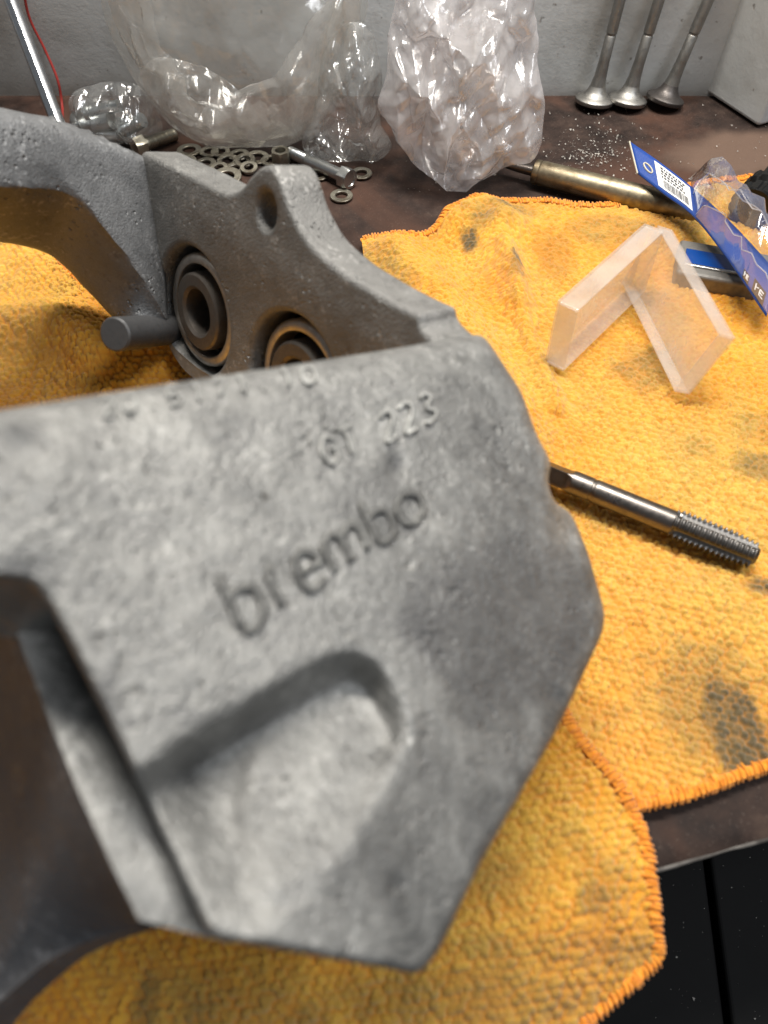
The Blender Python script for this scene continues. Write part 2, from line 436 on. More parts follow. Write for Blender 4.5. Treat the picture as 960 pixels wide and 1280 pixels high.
def wall():
    nx, nz = 220, 120
    X, Z = np.meshgrid(np.linspace(-.8, .8, nx), np.linspace(-.01, .55, nz), indexing='ij')
    v = np.stack([X, YW + .0015 * fbm(X * 8, Z * 8, 3, 3), Z], -1).reshape(-1, 3)
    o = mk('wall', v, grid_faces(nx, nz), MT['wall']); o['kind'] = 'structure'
    g = .55 * np.exp(-np.maximum(Z, 0) / .007) + .5 * sstep(-.18, -.42, X + .05 * fbm(X * 20, Z * 20, 3, 8)) * sstep(.12, .02, Z) + .25 * sstep(.1, .35, fbm(X * 18, Z * 9, 4, 11))  # darker foot, random grime, and shade at lower left put into the colour
    g += .35 * sstep(.18, .04, Z) * sstep(-.02, -.12, X)  # bag shadows on the left painted into the wall colour
    attr(o, 'grime_shade', np.clip(g, 0, .8).ravel())
wall()
def side_cabinet():
    a, b = G(880, 117), G(946, 161)
    d = b - a; d[2] = 0; L = np.linalg.norm(d); d /= L; nrm = np.array([-d[1], d[0], 0])
    if nrm[0] < 0: nrm = -nrm
    top = np.array([0, 0, .45])
    v, f = box8(a + [0, 0, .0015], d * L, nrm * .25, top)
    o = mk('grey_cabinet', v, f, MT['wall'], smooth=False, origin=a)
    tag(o, 'grey painted metal cabinet corner beside the three engine valves', 'cabinet'); bevel(o, .0025, 3)
    attr(o, 'grime_shade', [.15] * 8)
side_cabinet()
def black_cabinet():
    h = -.16
    root = empty('tool_cabinet', tuple(G(890, 1300, h)), 'black tool cabinet panels with pale dust specks under the bench edge', 'cabinet')
    s0, s1 = G(884, 1075, h), G(912, 1290, h); d = (s0 - s1); d /= np.linalg.norm(d)
    right = np.array([d[1], -d[0], 0]); org = s1 - d * .3
    for k in (0, 1):
        st = org + (right * .0018 if k else -right * .6018)
        v, f = box8(st + [0, 0, -.02], right * .6, d * .9, [0, 0, .02])
        bevel(mk('panel', v, f, MT['black'], root, False), .002, 3)
    v, f = box8(org + [0, 0, -.03] - right * .02, right * .04, d * .9, [0, 0, .012]); mk('seam_backing', v, f, MT['black'], root, False)
    rng = np.random.default_rng(5); parts = []
    for i in range(130):
        q = G(rng.uniform(740, 1000), rng.uniform(1060, 1320), h) ; r = rng.uniform(.00008, .0003) * rng.choice([1, 1, 1, 1.6])
        if abs((q - org) @ right) < .004: continue
        w = rng.normal(size=(4, 3)) * r; w[:, 2] = np.abs(w[:, 2]) * .5
        parts.append((q + w + [0, 0, .0001], [(0, 1, 2), (0, 2, 3), (0, 3, 1), (1, 3, 2)]))
    v, f = join(parts); mk('dust', v, f, MT['dust2'], root, False, kind='stuff')
black_cabinet()

# ------------------------------------------------------------------ towels
def coons(b, t, l, r, nu, nv):
    """four edge curves (ground x, y) -> patch; b,t left to right, l,r bottom to top"""
    b, t, l, r = catmull(b, nu), catmull(t, nu), catmull(l, nv), catmull(r, nv)
    u = np.linspace(0, 1, nu)[:, None, None]; v = np.linspace(0, 1, nv)[None, :, None]
    S = (1 - v) * b[:, None] + v * t[:, None] + (1 - u) * l[None] + u * r[None]
    S = S - ((1 - u) * (1 - v) * b[0] + u * (1 - v) * b[-1] + (1 - u) * v * t[0] + u * v * t[-1])
    return S
def gp(lst): return [G(*p)[:2] for p in lst]
def ridge(X, Y, px, sig, h):
    p = np.array(gp(px)); d = segdist(X, Y, catmull(p, 14), False); return h * np.exp(-(d / sig) ** 2)
def towel(name, b, t, l, r, nu, nv, hfun, stains, tones, label, seed, rot, hems):
    S = coons(gp(b), gp(t), gp(l), gp(r), nu, nv); X, Y = S[..., 0], S[..., 1]
    Z = hfun(X, Y)
    # loops laid out along the cloth
    ca, sa = math.cos(rot), math.sin(rot); wx, wy = .0032 * fbm(X * 60, Y * 60, 4, seed), .0028 * fbm(X * 70, Y * 70, 4, seed + 50)
    A = (X + wx) * ca + (Y + wy) * sa; B = -(X + wx) * sa + (Y + wy) * ca
    pa, pb = .0035, .0027
    row = np.floor(B / pb); A2 = A / pa + .5 * (row % 2); colm = np.floor(A2)
    j1, j2, j3 = _hash(colm, row, seed), _hash(colm, row, seed + 1), _hash(colm, row, seed + 2)
    da = (A2 - colm - .5 + .55 * (j1 - .5)) * 2 / 1.05; db = (B / pb - row - .5 + .5 * (j2 - .5)) * 2 / 1.08
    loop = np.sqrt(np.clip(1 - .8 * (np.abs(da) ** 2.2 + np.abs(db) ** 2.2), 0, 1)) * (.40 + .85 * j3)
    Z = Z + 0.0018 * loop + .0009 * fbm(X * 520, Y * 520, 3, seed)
    v = np.stack([X, Y, Z], -1)
    org = v[nu // 2, nv // 2].copy(); org[2] = 0
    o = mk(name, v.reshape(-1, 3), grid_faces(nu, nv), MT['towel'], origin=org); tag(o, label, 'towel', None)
    st = np.zeros(X.shape)
    for (px, py, rx, ry, s) in stains:
        g = G(px, py); st = np.maximum(st, s * sstep(.25, .8, np.exp(-((X - g[0]) / rx) ** 2 - ((Y - g[1]) / ry) ** 2) + .55 * fbm(X * 170, Y * 170, 4, 31)))
    st = np.clip(st + .34 * sstep(.06, .32, fbm(X * 26, Y * 26, 4, seed + 3)), 0, .9) * (.65 + .5 * loop)
    tn = np.zeros(X.shape)
    for (px, py, rx, ry, s) in tones:
        g = G(px, py); tn += s * np.exp(-((X - g[0]) / rx) ** 2 - ((Y - g[1]) / ry) ** 2)
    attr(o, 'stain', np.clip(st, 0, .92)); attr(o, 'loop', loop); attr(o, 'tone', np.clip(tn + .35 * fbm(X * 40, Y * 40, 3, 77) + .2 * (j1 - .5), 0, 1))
    for e in hems:
        ln = {'b': v[:, 0], 't': v[:, -1], 'l': v[0], 'r': v[-1]}[e].copy(); m = len(ln)
        ln[:, 2] = np.convolve(np.pad(ln[:, 2], 4, 'edge'), np.ones(9) / 9, 'valid') + .0003
        cum = np.concatenate([[0], np.cumsum(np.linalg.norm(np.diff(ln, axis=0), axis=1))])
        s = np.linspace(0, cum[-1], int(cum[-1] / .00045)); pts = np.stack([np.interp(s, cum, ln[:, k]) for k in range(3)], -1)
        pts += (.0006 * np.stack([fbm(s * 150, s * 0, 2, 5), fbm(s * 150, s * 0, 2, 6), fbm(s * 150, s * 0, 2, 8)], -1))
        tn2 = np.gradient(pts, axis=0); tn2 /= np.linalg.norm(tn2, axis=1)[:, None] + 1e-9
        inw = np.cross(tn2, [0, 0, 1.]); cen = v.reshape(-1, 3).mean(0); sg = np.sign(((cen - pts) * inw).sum(1))[:, None]; inw = inw * sg
        vv, ff = tube(pts + inw * .0012, .0014 + .0006 * fbm(s * 200, s * 0, 3, 9), 9); cc = np.repeat(pts + inw * .0012, 9, 0); vv = cc + (vv - cc) * [1.4, 1.4, .8]
        parts = [(vv, ff)]; rg = np.random.default_rng(seed); i = 3
        while i < len(pts) - 4:
            w_ = rg.uniform(.0018, .0048); sl = tn2[i] * rg.uniform(-.0003, .0014); r_ = rg.uniform(.00050, .00075); up = np.array([0, 0, 1.])
            arc = [pts[i] - inw[i] * .0007 - up * .0016, pts[i] - inw[i] * .0013 - up * .0002, pts[i] - inw[i] * .0004 + up * .0011 + sl * .2, pts[i] + inw[i] * w_ * .5 + up * .0014 + sl * .6, pts[i] + inw[i] * w_ + up * .0004 + sl]
            parts.append(tube(arc, [r_ * .8, r_, r_ * 1.1, r_, r_ * .6], 6)); i += int(rg.uniform(2, 7))
        vv, ff = join(parts); mk('hem', vv, ff, MT['hem'], o)
    return o

def right_h(X, Y):
    z = .0030 + .003 * (fbm(X * 14, Y * 14, 3, 21) + .5)
    z = z + ridge(X, Y, [(612, 305), (626, 340), (640, 390)], .013, .010) + ridge(X, Y, [(495, 335), (530, 375), (590, 470), (630, 560)], .019, .016)
    z = z + ridge(X, Y, [(566, 292), (604, 276), (636, 296)], .013, .011) + ridge(X, Y, [(628, 330), (652, 420), (690, 520)], .006, .006)
    z = z + ridge(X, Y, [(700, 300), (860, 300)], .02, .004) + ridge(X, Y, [(760, 800), (860, 760), (960, 770)], .02, .004)
    return z
towel('orange_towel',
      [(600, 1062), (700, 1040), (780, 1019), (860, 999), (960, 963), (1120, 915)],
      [(452, 308), (500, 305), (540, 300), (566, 278), (604, 264), (680, 260), (760, 264), (880, 236), (990, 226), (1080, 218)],
      [(600, 1062), (560, 850), (500, 620), (462, 400), (452, 308)],
      [(1120, 915), (1110, 500), (1080, 218)], 470, 560, right_h,
      [(586, 316, .0065, .013, .95), (600, 300, .012, .010, .4), (915, 915, .017, .024, .95), (642, 352, .005, .006, .8), (950, 745, .010, .006, .8), (880, 880, .03, .03, .4), (760, 300, .035, .020, .35), (640, 275, .02, .012, .4),
       (800, 470, .02, .02, .4), (690, 330, .015, .03, .3), (945, 590, .015, .012, .55), (640, 365, .006, .012, .5), (955, 545, .02, .015, .3)],
      [(860, 620, .07, .07, .55), (800, 860, .08, .07, .45), (700, 420, .05, .08, .3), (880, 300, .06, .05, .35)],
      'flat orange terry towel spread under the metal tap and clear plastic case', 11, -.28, 'bt')

YE = np.polyfit(*np.array(gp([(640, 1052), (780, 1020), (960, 963)])).T, 1)
def front_h(X, Y):
    over = 1 / (1 + np.exp(-(Y - np.polyval(YE, X)) / .005)) * sstep(-.07, -.02, X)
    z = .0035 + .003 * (fbm(X * 13, Y * 13, 3, 41) + .5) + .0075 * over
    z = z + ridge(X, Y, [(-60, 300), (20, 325), (110, 400), (200, 460)], .03, .016) + ridge(X, Y, [(0, 430), (80, 440), (130, 470)], .016, .016)
    z = z + ridge(X, Y, [(740, 1090), (700, 1180), (640, 1260)], .02, .005)
    d = np.maximum(0, edge_y(X) - Y)
    return z - .55 * d * d / (d + .02) * 1.2
towel('draped_towel',
      [(-420, 1500), (0, 1560), (420, 1480), (620, 1370), (745, 1278), (832, 1196)],
      [(-330, 290), (-120, 292), (0, 306), (60, 322), (130, 396), (250, 420), (420, 440)],
      [(-420, 1500), (-440, 900), (-330, 290)],
      [(832, 1196), (812, 1120), (800, 1056), (760, 985), (702, 912), (600, 720), (500, 560), (420, 440)], 540, 580, front_h,
      [(190, 1255, .006, .014, .55), (600, 1250, .05, .012, .38), (700, 1190, .06, .006, .30), (20, 445, .03, .02, .35), (300, 1290, .03, .02, .4), (730, 1130, .006, .006, .35)],
      [(620, 1130, .05, .05, .25), (60, 350, .05, .04, .35)],
      'rumpled orange terry towel under the caliper, corner hanging over the bench edge', 23, .12, 'rtb')

# ------------------------------------------------------------------ the brake caliper
CAL = empty('brake_caliper', tuple(G(400, 860)), 'big grey cast aluminium brake caliper with brembo lettering lying on the towels', 'brake caliper')
# face of the outer half:  1/z is linear in the picture for a plane
FA, FB, FC = 5.461, -.00432, .003313
Ncam = np.array([FB * FPX, -FC * FPX, FA + 480 * FB + 640 * FC]); FN = Wd(-Ncam / np.linalg.norm(Ncam))
def zface(px, py): return 1 / (FA + FB * np.asarray(px, float) + FC * np.asarray(py, float))
FACE = np.array([(-130, 532), (300, 466), (480, 438), (588, 418), (606, 420), (652, 490), (671, 545), (690, 578), (684, 600), (692, 628), (714, 640), (735, 690), (757, 768), (753, 792), (700, 905), (600, 1080), (548, 1190), (524, 1219), (490, 1212), (262, 1171), (150, 930), (60, 752), (40, 728), (-10, 722), (-130, 726)], float)
FACE_R = chaikin(FACE, 16)
POCK = np.array([(110, 1000), (205, 945), (330, 868), (395, 828), (440, 812), (482, 836), (512, 885), (520, 925), (450, 1090), (360, 1180), (200, 1260), (60, 1180)], float)
POCK_R = chaikin(POCK, 26)
def face_h(px, py):
    """relief of the casting in metres, positive towards the viewer"""
    d = segdist(px, py, FACE_R); h = 0 * px
    R = 13.; e = np.clip(1 - d / R, 0, 1); h = h - .0032 * (1 - np.sqrt(np.clip(1 - e * e, 0, 1)))
    # pocket: deep behind its upper wall, rising to the lower right
    dp = segdist(px, py, POCK_R) * np.where(inside(px, py, POCK_R), 1, -1)
    t = np.clip(((px - 325) * .60 + (py - 880) * .80) / 235, -.3, 1.05)
    h = h - .0185 * (1 - np.clip(t, -.3, 1)) * (.7 * sstep(-6, 40, dp) + .3 * sstep(-16, 60, dp)) * (.5 + .5 * sstep(0, 90, (px - (45 + (py - 728) * .49)) * .9))
    pad = np.array([(318, 905), (430, 835), (490, 860), (516, 915), (436, 1075), (335, 1128), (300, 1040)], float)
    dd = segdist(px, py, chaikin(pad, 30)) * np.where(inside(px, py, chaikin(pad, 30)), 1, -1); h = h + .0022 * sstep(-22, 16, dd) * np.clip(1 - .3 * t, 0, 1)
    # notch at the lower left of the pocket
    q = .45 * np.exp(-(((px - 262) * .83 + (py - 925) * -.55) / 70) ** 2 - (((px - 262) * .55 + (py - 925) * .83) / 24) ** 2); h = h - .0045 * q
    # right-hand facet falls away
    s = ((px - 545) * .945 + (py - 760) * .33) / 40.; h = h - .0025 * np.log1p(np.exp(np.clip(s, -30, 30))) * 1.0
    # top band
    s2 = (py - (532 - .155 * (px + 130)) - 30) / 14.; h = h - .0022 * np.log1p(np.exp(np.clip(-s2, -30, 30))) * .8
    # left shoulder swelling, scoop at the notch and small dimples
    h = h + .003 * np.exp(-((px - 60) / 90) ** 2 - ((py - 600) / 90) ** 2)
    h = h - .004 * np.exp(-((px - 712) / 18) ** 2 - ((py - 650) / 30) ** 2)
    for (a, b, r, k) in ((494, 580, 15, .0012), (497, 1104, 13, .0011), (695, 872, 12, .0010), (620, 1050, 8, .0006)):
        h = h - k * np.exp(-((px - a) / r) ** 2 - ((py - b) / r) ** 2)
    near = sstep(620, 100, px)
    h = h + .0018 * fbm(px / 150, py / 150, 2, 3) + (.00015 + .0005 * near) * fbm(px / 20, py / 20, 3, 5) + .00045 * fbm(px / 5, py / 5, 3, 7) - .0008 * sstep(.20, .34, fbm(px / 9, py / 9, 3, 91)) * sstep(.02, .2, fbm(px / 70, py / 70, 3, 92))
    return h
RAYN = None
def face_pt(px, py, lift=0.):
    px, py = np.asarray(px, float), np.asarray(py, float)
    z = zface(px, py); u, v = uv(px, py)
    ray = np.stack([u, v, np.ones_like(u)], -1)
    k = -(Wd(ray) @ FN)                                  # metres towards viewer per unit depth
    return W(ray * (z - (face_h(px, py) + lift) / np.maximum(k, .25))[..., None])
def outer_half():
    c = np.array([330., 618.]); na, nr = 900, 170
    cl = np.vstack([FACE_R, FACE_R[:1]]); cum = np.concatenate([[0], np.cumsum(np.linalg.norm(np.diff(cl, axis=0), axis=1))])
    sp = np.linspace(0, cum[-1], na, endpoint=False); Bd = np.stack([np.interp(sp, cum, cl[:, k_]) for k_ in (0, 1)], -1)
    k = np.linspace(0.004, 1, nr) ** .85; th = np.arctan2(Bd[:, 1] - c[1], Bd[:, 0] - c[0])
    PX = c[0] + k[:, None] * (Bd[:, 0] - c[0]); PY = c[1] + k[:, None] * (Bd[:, 1] - c[1])
    V = face_pt(PX, PY)
    # sides: back along the inward normal, then narrowing to a foot on the towel
    rim = V[-1]; cen = rim.mean(0); foot = np.array([*G(390, 850)[:2], .0125])
    rings = [V]
    for dpt, sh in ((.004, 0), (.012, .006), (.030, .015)):
        rings.append((rim + (np.array([.52, 0, 0]) - FN) * dpt + (cen - rim) * sh)[None])
    low = rings[-1][0]; fr = np.stack([foot[0] + .050 * np.cos(th + 0), foot[1] - .050 * np.sin(th), 0 * th + foot[2]], -1)
    ang = np.arctan2(low[:, 1] - low[:, 1].mean(), low[:, 0] - low[:, 0].mean())
    fr = np.stack([foot[0] + .048 * np.cos(ang), foot[1] + .048 * np.sin(ang), 0 * ang + foot[2]], -1)
    for t in (.45, .8, 1.): rings.append((low * (1 - t) + fr * t)[None])
    A = np.concatenate(rings, 0); nrr = A.shape[0]; v = A.reshape(-1, 3); f = [tuple(q[::-1]) for q in grid_faces(nrr, na, False, True)]
    f.append(tuple(range(na))); f.append(tuple(range((nrr - 1) * na, nrr * na))[::-1])
    f = [q[::-1] for q in f]
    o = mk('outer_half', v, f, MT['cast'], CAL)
    ppx = np.concatenate([PX.ravel(), np.full(len(v) - PX.size, -999.)]); ppy = np.concatenate([PY.ravel(), np.full(len(v) - PX.size, -999.)])
    # soft shadow patch painted into the face colour, plus random darker mottling
    SHADOW = chaikin([(655, 655), (610, 668), (540, 702), (498, 738), (486, 775), (505, 815), (545, 842), (585, 905), (640, 900), (700, 860), (752, 780), (720, 680)], 25)
    ds = segdist(ppx, ppy, SHADOW) * np.where(inside(ppx, ppy, SHADOW), 1, -1) + 22 * fbm(ppx / 40, ppy / 40, 3, 12)
    attr(o, 'stain', .50 * sstep(-12, 22, ds) + .22 * sstep(.08, .3, fbm(ppx / 60, ppy / 60, 4, 15)))  # 'stain' here holds the painted shadow patch plus the mottling
    so = np.zeros(len(v))  # darker spots at the dimples and along the left edge
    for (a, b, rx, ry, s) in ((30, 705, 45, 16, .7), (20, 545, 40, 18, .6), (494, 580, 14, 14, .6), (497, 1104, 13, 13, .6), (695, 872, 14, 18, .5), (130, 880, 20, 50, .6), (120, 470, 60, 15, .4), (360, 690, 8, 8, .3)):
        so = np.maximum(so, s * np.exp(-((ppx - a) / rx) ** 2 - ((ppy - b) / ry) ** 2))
    attr(o, 'spot', so)
    return o
OUT = outer_half()
def ledge():
    """machined step and the hollow for the disc at the lower left of the outer half"""
    off = .028
    def zl(px, py):
        u, v = uv(px, py); ray = np.stack([u, v, 1 + 0 * u], -1); k = -(Wd(ray) @ FN); return zface(px, py) + (off - .013 * sstep(760, 1120, np.asarray(py, float))) / np.maximum(k, .25)
    R = catmull([(-20, 560), (28, 690), (75, 770), (165, 930), (240, 1090), (285, 1178)], 60); Lf = catmull([(-150, 560), (-40, 640), (2, 742), (78, 940), (130, 1060), (174, 1150)], 60)
    a = np.linspace(0, 1, 14)[None, :, None]; Q = Lf[:, None] * (1 - a) + R[:, None] * a
    V = P(Q[..., 0], Q[..., 1], zl(Q[..., 0], Q[..., 1]) + .0006 * fbm(Q[..., 0] / 12, Q[..., 1] / 12, 3, 2))
    edge = V[:, 0]
    # hollow: from the ledge's left edge sweeping down and outwards, ending on the curved lower rim
    far = catmull([(-190, 560), (-120, 720), (-95, 900), (-80, 1120), (-58, 1300), (0, 1252), (62, 1200), (130, 1170), (176, 1158)], 60)
    b = np.linspace(0, 1, 36)[None, :]; Qx = Lf[:, :1] * (1 - b) + far[:, :1] * b; Qy = Lf[:, 1:] * (1 - b) + far[:, 1:] * b
    zz = zl(Lf[:, 0], Lf[:, 1])[:, None] + .075 * (1 - (1 - b) ** 1.7) * np.linspace(1, .35, 60)[:, None]
    H = P(Qx, Qy, zz)
    D_ = (np.array([.80, 0, 0]) - FN) * .014; VS = np.concatenate([V[:, :1] + D_, V, V[:, -1:] + D_], 1); VS = np.concatenate([VS[:1] + D_, VS, VS[-1:] + D_], 0)
    v, f = VS.reshape(-1, 3), grid_faces(62, 16); o = mk('machined_step', v, f, MT['cast'], CAL)
    attr(o, 'stain', [.0] * len(v)); attr(o, 'spot', [0.] * len(v))
    HS = np.concatenate([H, (H + D_)[:, ::-1]], 1)
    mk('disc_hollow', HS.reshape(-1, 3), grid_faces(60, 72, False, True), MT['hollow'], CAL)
ledge()

# lettering, drawn as rounded cast strokes
STROKES = {
    'b': [[(0, 1.55), (0, 0)], [(0, .1), (.35, -.02), (.8, .12), (.95, .5), (.8, .9), (.35, 1.0), (0, .85)]],
    'r': [[(0, 1), (0, 0)], [(0, .6), (.3, .98), (.7, .95)]],
    'e': [[(.08, .52), (.92, .52), (.85, .85), (.5, 1.02), (.15, .85), (.02, .5), (.15, .12), (.5, -.02), (.9, .12)]],
    'm': [[(0, 1), (0, 0)], [(0, .75), (.25, 1.0), (.5, .8), (.5, 0)], [(.5, .75), (.75, 1.0), (1, .8), (1, 0)]],
    'o': [[(.5, 1.02), (.1, .82), (.0, .5), (.1, .15), (.5, -.02), (.9, .15), (1., .5), (.9, .85), (.5, 1.02)]],
    '0': [[(.5, 1), (.1, .8), (.05, .5), (.1, .2), (.5, 0), (.9, .2), (.95, .5), (.9, .8), (.5, 1)]],
    '1': [[(.25, .8), (.55, 1), (.55, 0)]], '2': [[(.05, .8), (.4, 1), (.9, .85), (.85, .55), (.1, 0), (.95, 0)]],
    '3': [[(.1, .9), (.5, 1), (.9, .8), (.5, .52), (.95, .25), (.5, 0), (.05, .12)]],
    '5': [[(.9, 1), (.2, 1), (.1, .55), (.6, .62), (.95, .3), (.5, 0), (.05, .1)]],
    '7': [[(.05, 1), (.95, 1), (.4, 0)]], 'G': [[(.95, .85), (.5, 1), (.08, .7), (.08, .3), (.5, 0), (.95, .2), (.95, .5), (.55, .5)]],
    'T': [[(0, 1), (1, 1)], [(.5, 1), (.5, 0)]], '.': [[(.3, .05), (.5, .05)]],
}
def letter(ch, base0, base1, up0, up1, wpx, lift, m, name):
    parts = []
    for st in STROKES[ch]:
        c = catmull(np.array(st, float), max(8, 5 * len(st))); c = c + .09 * np.stack([fbm(c[:, 0] * 3 + base0[0], c[:, 1] * 3, 2, 3), fbm(c[:, 0] * 3 + base0[0], c[:, 1] * 3, 2, 4)], -1)
        q = []
        for s, t in c:
            b = base0 * (1 - s) + base1 * s; u_ = up0 * (1 - s) + up1 * s; q.append(b + u_ * t)
        q = np.array(q); dq = np.gradient(q, axis=0); dq /= np.linalg.norm(dq, axis=1)[:, None] + 1e-9; nq = np.stack([-dq[:, 1], dq[:, 0]], -1)
        k = np.linspace(-1, 1, 9); Q = q[:, None] + nq[:, None] * k[None, :, None] * wpx
        L = lift * np.sqrt(np.clip(1 - k ** 2, 0, 1))[None] - .0006 + 0 * Q[..., 0]
        ends = np.ones(len(q)); ends[0] = ends[-1] = 0; L = np.where(ends[:, None] > 0, L, -.0006)
        parts.append((face_pt(Q[..., 0], Q[..., 1], L).reshape(-1, 3), grid_faces(len(q), 9)))
    v, f = join(parts); mk(name, v, f, m, OUT)
B0, BD = np.array([306., 792.]), np.array([224., -146.])
for ch, s0, s1 in (('b', .0, .145), ('r', .215, .285), ('e', .34, .475), ('m', .515, .70), ('b', .755, .865), ('o', .905, 1.02)):
    k0, k1 = 1.06 - .34 * s0, 1.06 - .34 * s1
    letter(ch, B0 + BD * s0, B0 + BD * s1, np.array([-22., -46.]) * k0, np.array([-22., -46.]) * k1, 7.0 * k0, .0020, MT['letter'], 'cast_letter')
def number(txt, p0, p1, up, wpx, sp):
    p0, p1, up = map(lambda q: np.array(q, float), (p0, p1, up)); n = len(txt)
    for i, ch in enumerate(txt):
        if ch == ' ': continue
        letter(ch, p0 + (p1 - p0) * (i / n), p0 + (p1 - p0) * ((i + sp) / n), up, up, wpx, .0019, MT['number'], 'cast_number')
number('20.5171.10', (128, 520), (408, 476), (-6, -22), 3.4, .66)
number('GT 223', (408, 584), (556, 520), (-10, -34), 3.4, .70)

# inner half: upright plate with the bores
AX = np.array([-.71, -.30, -.63]); AX /= np.linalg.norm(AX)
def plate_z(px, py, off=0.):
    u, v = uv(px, py); u0, v0 = uv(252, 385)
    c = (AX @ np.array([u0, v0, 1.])) * .33 + off
    return c / (AX[0] * u + AX[1] * v + AX[2])
PN = Wd(AX); PO = P(252, 385, .33); _, PE1, PE2 = frame(PN)
def pl2(px, py):
    w = P(px, py, plate_z(px, py)) - PO; return np.stack([w @ PE1, w @ PE2], -1)
plate_px = [(172, 186), (228, 213), (284, 242), (300, 236), (312, 218), (326, 206), (340, 206), (350, 222), (362, 262), (384, 302), (422, 336), (470, 366), (512, 388), (524, 392), (527, 412), (560, 440), (600, 520), (520, 570), (400, 570), (300, 500), (243, 464), (212, 436), (198, 400), (190, 340), (180, 260)]
lp = pl2(*np.array(plate_px, float).T); lp = chaikin(lp, .006)
if ((lp[:, 0] * np.roll(lp[:, 1], -1) - np.roll(lp[:, 0], -1) * lp[:, 1]).sum()) < 0: lp = lp[::-1]
cth = np.linspace(0, 2 * np.pi, 72, endpoint=False)
BORES = [(240, 391), (364, 482)]
holes = []
for b in BORES:
    c = pl2(*b); holes.append(np.stack([c[0] + .0298 * np.cos(cth), c[1] + .0298 * np.sin(cth)], -1))
c = pl2(332, 264); e = []
sx, sy = pl2(332, 240) - c, pl2(345, 266) - c
for t in cth[::3]: e.append(c + sx * 1.0 * np.cos(t) + sy * .85 * np.sin(t))
holes.append(np.array(e))
INN = curve_solid('inner_half', [lp] + [h[::-1] for h in holes], PO, PE1, PE2, PN, .020, .0028, MT['cast2'], CAL)
for b in BORES:
    c = PO + PE1 * pl2(*b)[0] + PE2 * pl2(*b)[1]
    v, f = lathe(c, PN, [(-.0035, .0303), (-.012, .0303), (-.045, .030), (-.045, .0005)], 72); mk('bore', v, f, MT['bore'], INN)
    root = mk('piston', *lathe(c, PN, [(-.044, .0182), (-.006, .0182), (-.0030, .0178), (-.0022, .0168), (-.0022, .0120), (-.0034, .0106), (-.010, .0102), (-.034, .0102), (-.034, .0003)], 72), MT['piston'], CAL)
    v, f = lathe(c, PN, [(-.014, .0214), (-.0060, .0214), (-.0050, .0218), (-.0046, .0226), (-.0047, .0248), (-.0056, .0260), (-.007, .0264), (-.014, .0264)], 84); mk('boot_ring', v, f, MT['ring'], root)
pe = P(206, 412, plate_z(206, 412)); ps = P(143, 418, .320)
d = ps - pe
v, f = lathe(pe - d * .25, d, [(0, .0076), (np.linalg.norm(d) * 1.23, .0076), (np.linalg.norm(d) * 1.25, .0068), (np.linalg.norm(d) * 1.252, .0001)], 40); mk('pad_pin', v, f, MT['pin'], CAL)
def bridge():
    rows = [
        [(-160, 140, .27), (0, 175, .30), (90, 190, .325), (196, 204, .352)],
        [(-160, 100, .255), (0, 133, .288), (90, 155, .315), (200, 206, .352)],
        [(-160, 96, .245), (0, 134, .278), (90, 157, .304), (200, 206, .346)],
        [(-160, 105, .238), (0, 145, .271), (90, 168, .297), (178, 198, .3265), (200, 212, .345)],
        [(-160, 160, .236), (0, 190, .270), (88, 206, .296), (178, 252, .3285), (204, 268, .346)],
        [(-160, 208, .237), (0, 228, .2715), (84, 238, .297), (142, 296, .316), (184, 345, .333), (210, 395, .352)],
        [(-160, 218, .239), (0, 236, .274), (82, 245, .299), (138, 303, .3185), (184, 366, .336), (208, 405, .352)],
        [(-160, 240, .255), (0, 262, .290), (76, 272, .312), (124, 326, .328), (160, 372, .338), (176, 412, .341)],
        [(-160, 285, .290), (0, 302, .325), (62, 318, .340), (108, 362, .348), (140, 396, .350), (166, 420, .350)],
        [(-160, 270, .31), (0, 290, .345), (70, 308, .36), (130, 350, .365), (165, 390, .365), (190, 420, .362)]]
    C = np.array([catmull(r, 60) for r in rows])                     # rows x 60 x 3 (px, py, z)
    S = np.array([catmull(C[:, i], 46) for i in range(60)])
    V = P(S[..., 0], S[..., 1], S[..., 2])
    thicken(mk('bridge_arm', V.reshape(-1, 3), grid_faces(60, 46), MT['arm'], CAL), .010)
    # solid end that ties the arm to the outer half, beyond the left edge of the picture
    import bmesh
    q = face_pt(np.full(8, -124.), np.linspace(545, 715, 8)); pts = np.vstack([V[0], V[2], q, q - FN * .028])
    bm = bmesh.new()
    for p in pts: bm.verts.new(p)
    r_ = bmesh.ops.convex_hull(bm, input=bm.verts)
    bmesh.ops.delete(bm, geom=[e for e in bm.verts if not e.link_faces], context='VERTS')
    bm.verts.index_update(); v = [tuple(x.co) for x in bm.verts]; f = [tuple(x.index for x in g.verts) for g in bm.faces]; bm.free()
    bevel(mk('bridge_end', v, f, MT['arm'], CAL, False), .003, 3)
bridge()

